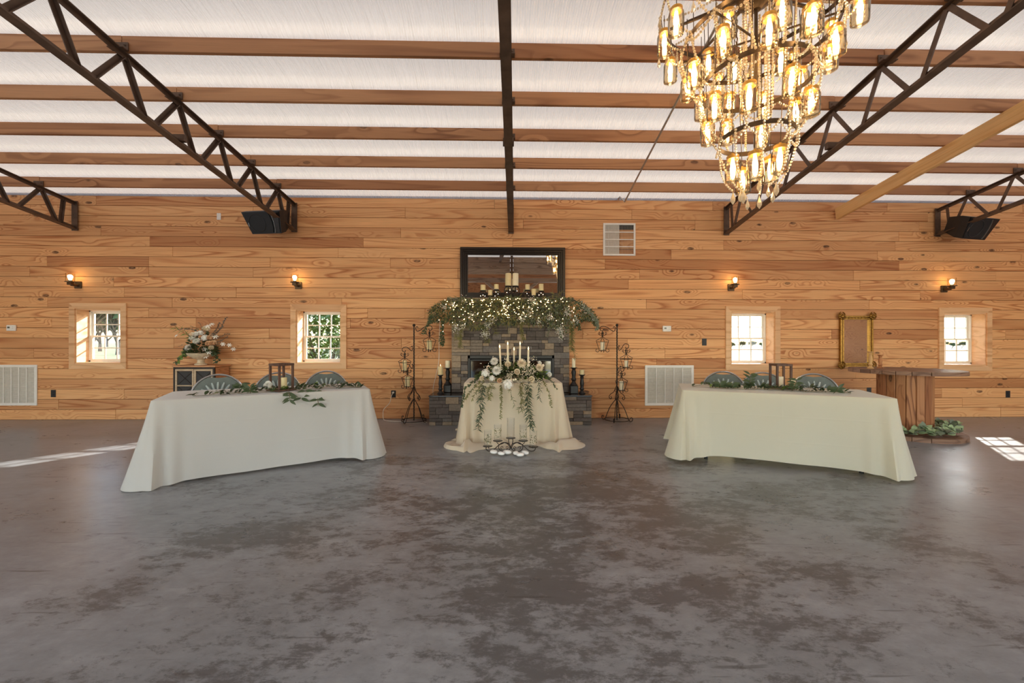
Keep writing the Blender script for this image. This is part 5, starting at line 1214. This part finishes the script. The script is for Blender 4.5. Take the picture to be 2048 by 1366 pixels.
m = MB(); m.lathe([(.0, 3.60-Z0), (.03, 3.60-Z0), (.055, 3.63-Z0), (.11, 3.66-Z0), (.125, 3.69-Z0), (.125, 3.72-Z0), (.05, 3.75-Z0), (.03, 3.82-Z0), (.0, 3.82-Z0)], 24); part('hub', m, 'bronze', CH, smooth=True)
m = MB(); m.lathe([(.0, CZT-.05-Z0), (.05, CZT-.05-Z0), (.09, CZT-.02-Z0), (.095, CZT-Z0), (.0, CZT-Z0)], 24); part('ceiling_canopy', m, 'bronze', CH, smooth=True)
for k in range(8):
    a = 2*pi*k/8 + .2; m = MB(); m.beam(pol(.11, a, 3.705), pol(.622, a, 3.705), .018, .012); m.beam(pol(.11, a, 3.725), pol(.45, a, 3.715), .008, .008); part('spoke', m, 'bronze', CH)
for k in range(6): a = 2*pi*k/6 + .5; m = MB(); m.beam(pol(.02, a, 3.40), pol(.478, a, 3.40), .012, .008); part('spoke', m, 'bronze', CH)
def chain(p, q):
    m = MB(); d = q-p; n = max(2, int(d.length/.026)); u = d.normalized(); s = u.orthogonal().normalized(); t = u.cross(s)
    for i in range(n):
        c = p + d*(i+.5)/n; w = s if i % 2 else t
        m.tube([c + u*(.017*cos(2*pi*j/8)) + w*(.008*sin(2*pi*j/8)) for j in range(8)], .0020, 4, closed=True)
    part('chain', m, 'bronze', CH)
for (r0, z0), (r1, z1) in zip(HOOP, HOOP[1:]):
    for k in range(4): a = 2*pi*k/4 + .7; chain(pol(r1, a, z0 if r1 > .3 else z0), pol(r1, a, z1+.016))
def bead_strand(pts, r=.0092, gap=.021):
    m = MB(); P = [Vector(p) for p in pts]; acc = 0.
    for a, b in zip(P, P[1:]):
        d = b-a; l = d.length
        while acc < l: m.ball(tuple(a + d*(acc/l)), r, seg=6, rings=4); acc += gap
        acc -= l
    part('bead_strand', m, 'crystal_bead', CH, smooth=False)
def hang(p, q, sag, n=8, out=0.):
    o = Vector((p.x+q.x, p.y+q.y, 0)); o = o.normalized() if o.length > 1e-3 else o
    return [p + (q-p)*t + Vector((0, 0, -sag*4*t*(1-t))) + o*out*4*t*(1-t) for t in (i/n for i in range(n+1))]
for (i, n) in ((0, 18), (1, 16), (2, 14)):
    (r0, z0), (r1, z1) = HOOP[i], HOOP[i+1]
    for k in range(n): a = 2*pi*(k+.3*i)/n; bead_strand(hang(pol(r0+.008, a, z0), pol(r1+.008, a+.1, z1), .05, out=.03))
for (i, n) in ((0, 14), (1, 12), (2, 10), (3, 8)):
    r0, z0 = HOOP[i]
    for k in range(n): a, b = 2*pi*k/n, 2*pi*(k+1)/n; bead_strand(hang(pol(r0+.01, a, z0), pol(r0+.01, b, z0), .085, 8, .02))
for k in range(12): a = 2*pi*k/12 + .1; bead_strand(hang(pol(.06, a, 3.86), pol(.62, a, 3.72), .05))
for k in range(12): a = 2*pi*k/12 + .35; r_ = .10 + .16*(k % 3)/2; bead_strand([pol(r_, a, 3.68), pol(r_*.9, a, 2.78 + .08*(k % 4))])
def drop(p, s=1.):
    m = MB(); m.lathe([(.0015, .0), (.004, -.012*s), (.014*s, -.045*s), (.013*s, -.062*s), (.004, -.078*s), (.0005, -.082*s)], 8, T(p)); part('crystal_drop', m, 'crystal_bead', CH)
for k in range(9):
    a = 2*pi*k/9 + .15; e = pol(.10 + .05*(k % 2), a, 2.375 - .03*(k % 3)); bead_strand(hang(pol(.24, a, 2.70), e, .03, out=.03)); drop(e, 1. + .2*(k % 2))
for k in range(7): a = 2*pi*k/7; e = pol(.64, a, 3.42 + .03*(k % 2)); bead_strand([pol(.635, a, 3.71), e]); drop(e, .9)
# jars: body, lid, bulb
jm = MB(); jm.lathe([(.0, -.090), (.040, -.090), (.050, -.083), (.052, -.070), (.052, .045), (.048, .060), (.039, .072), (.037, .082), (.0355, .082), (.046, .058), (.050, .044), (.050, -.068), (.047, -.080), (.038, -.086), (.0, -.086)], 18, cap=False); JB = jm.mesh('jar', 'jar_glass', True)
lm = MB(); lm.lathe([(.0, .072), (.040, .072), (.041, .092), (.038, .096), (.010, .097), (.008, .115), (.0, .115)], 18); JL = lm.mesh('lid', 'jar_lid', True)
bm_ = MB(); bm_.lathe([(.0, .070), (.010, .068), (.011, .050), (.015, .032), (.018, .010), (.017, -.010), (.010, -.024), (.0, -.030)], 12); JU = bm_.mesh('bulb', 'bulb_glow', True)
def jar(r_, a, z, top):
    p = pol(r_, a, z); j = obj('jar', JB, CH, T(p) @ Matrix.Rotation(RC.uniform(0, 6), 4, 'Z') @ Matrix.Rotation(RC.uniform(-.05, .05), 4, 'X')); obj('lid', JL, j); obj('bulb', JU, j)
    m = MB(); m.tube([(0, 0, .11), (0, 0, top-z)], .0028, 5); part('hanger_rod', m, 'bronze', j)
for k in range(14): jar(.60, 2*pi*k/14 + .12, 3.50 - .05*(k % 2), 3.71)
for k in range(6): jar(.30, 2*pi*k/6 + .45, 3.34 + .05*(k % 2), 3.71)
for k in range(11): jar(.44, 2*pi*k/11 + .3, 3.19 - .05*(k % 2), 3.71)
for k in range(8): jar(.31, 2*pi*k/8 + .1, 2.90 - .06*(k % 2), 3.71)
for k in range(5): jar(.145, 2*pi*k/5 + .35, 2.50 - .045*(k % 2), 2.95 if False else 3.69)
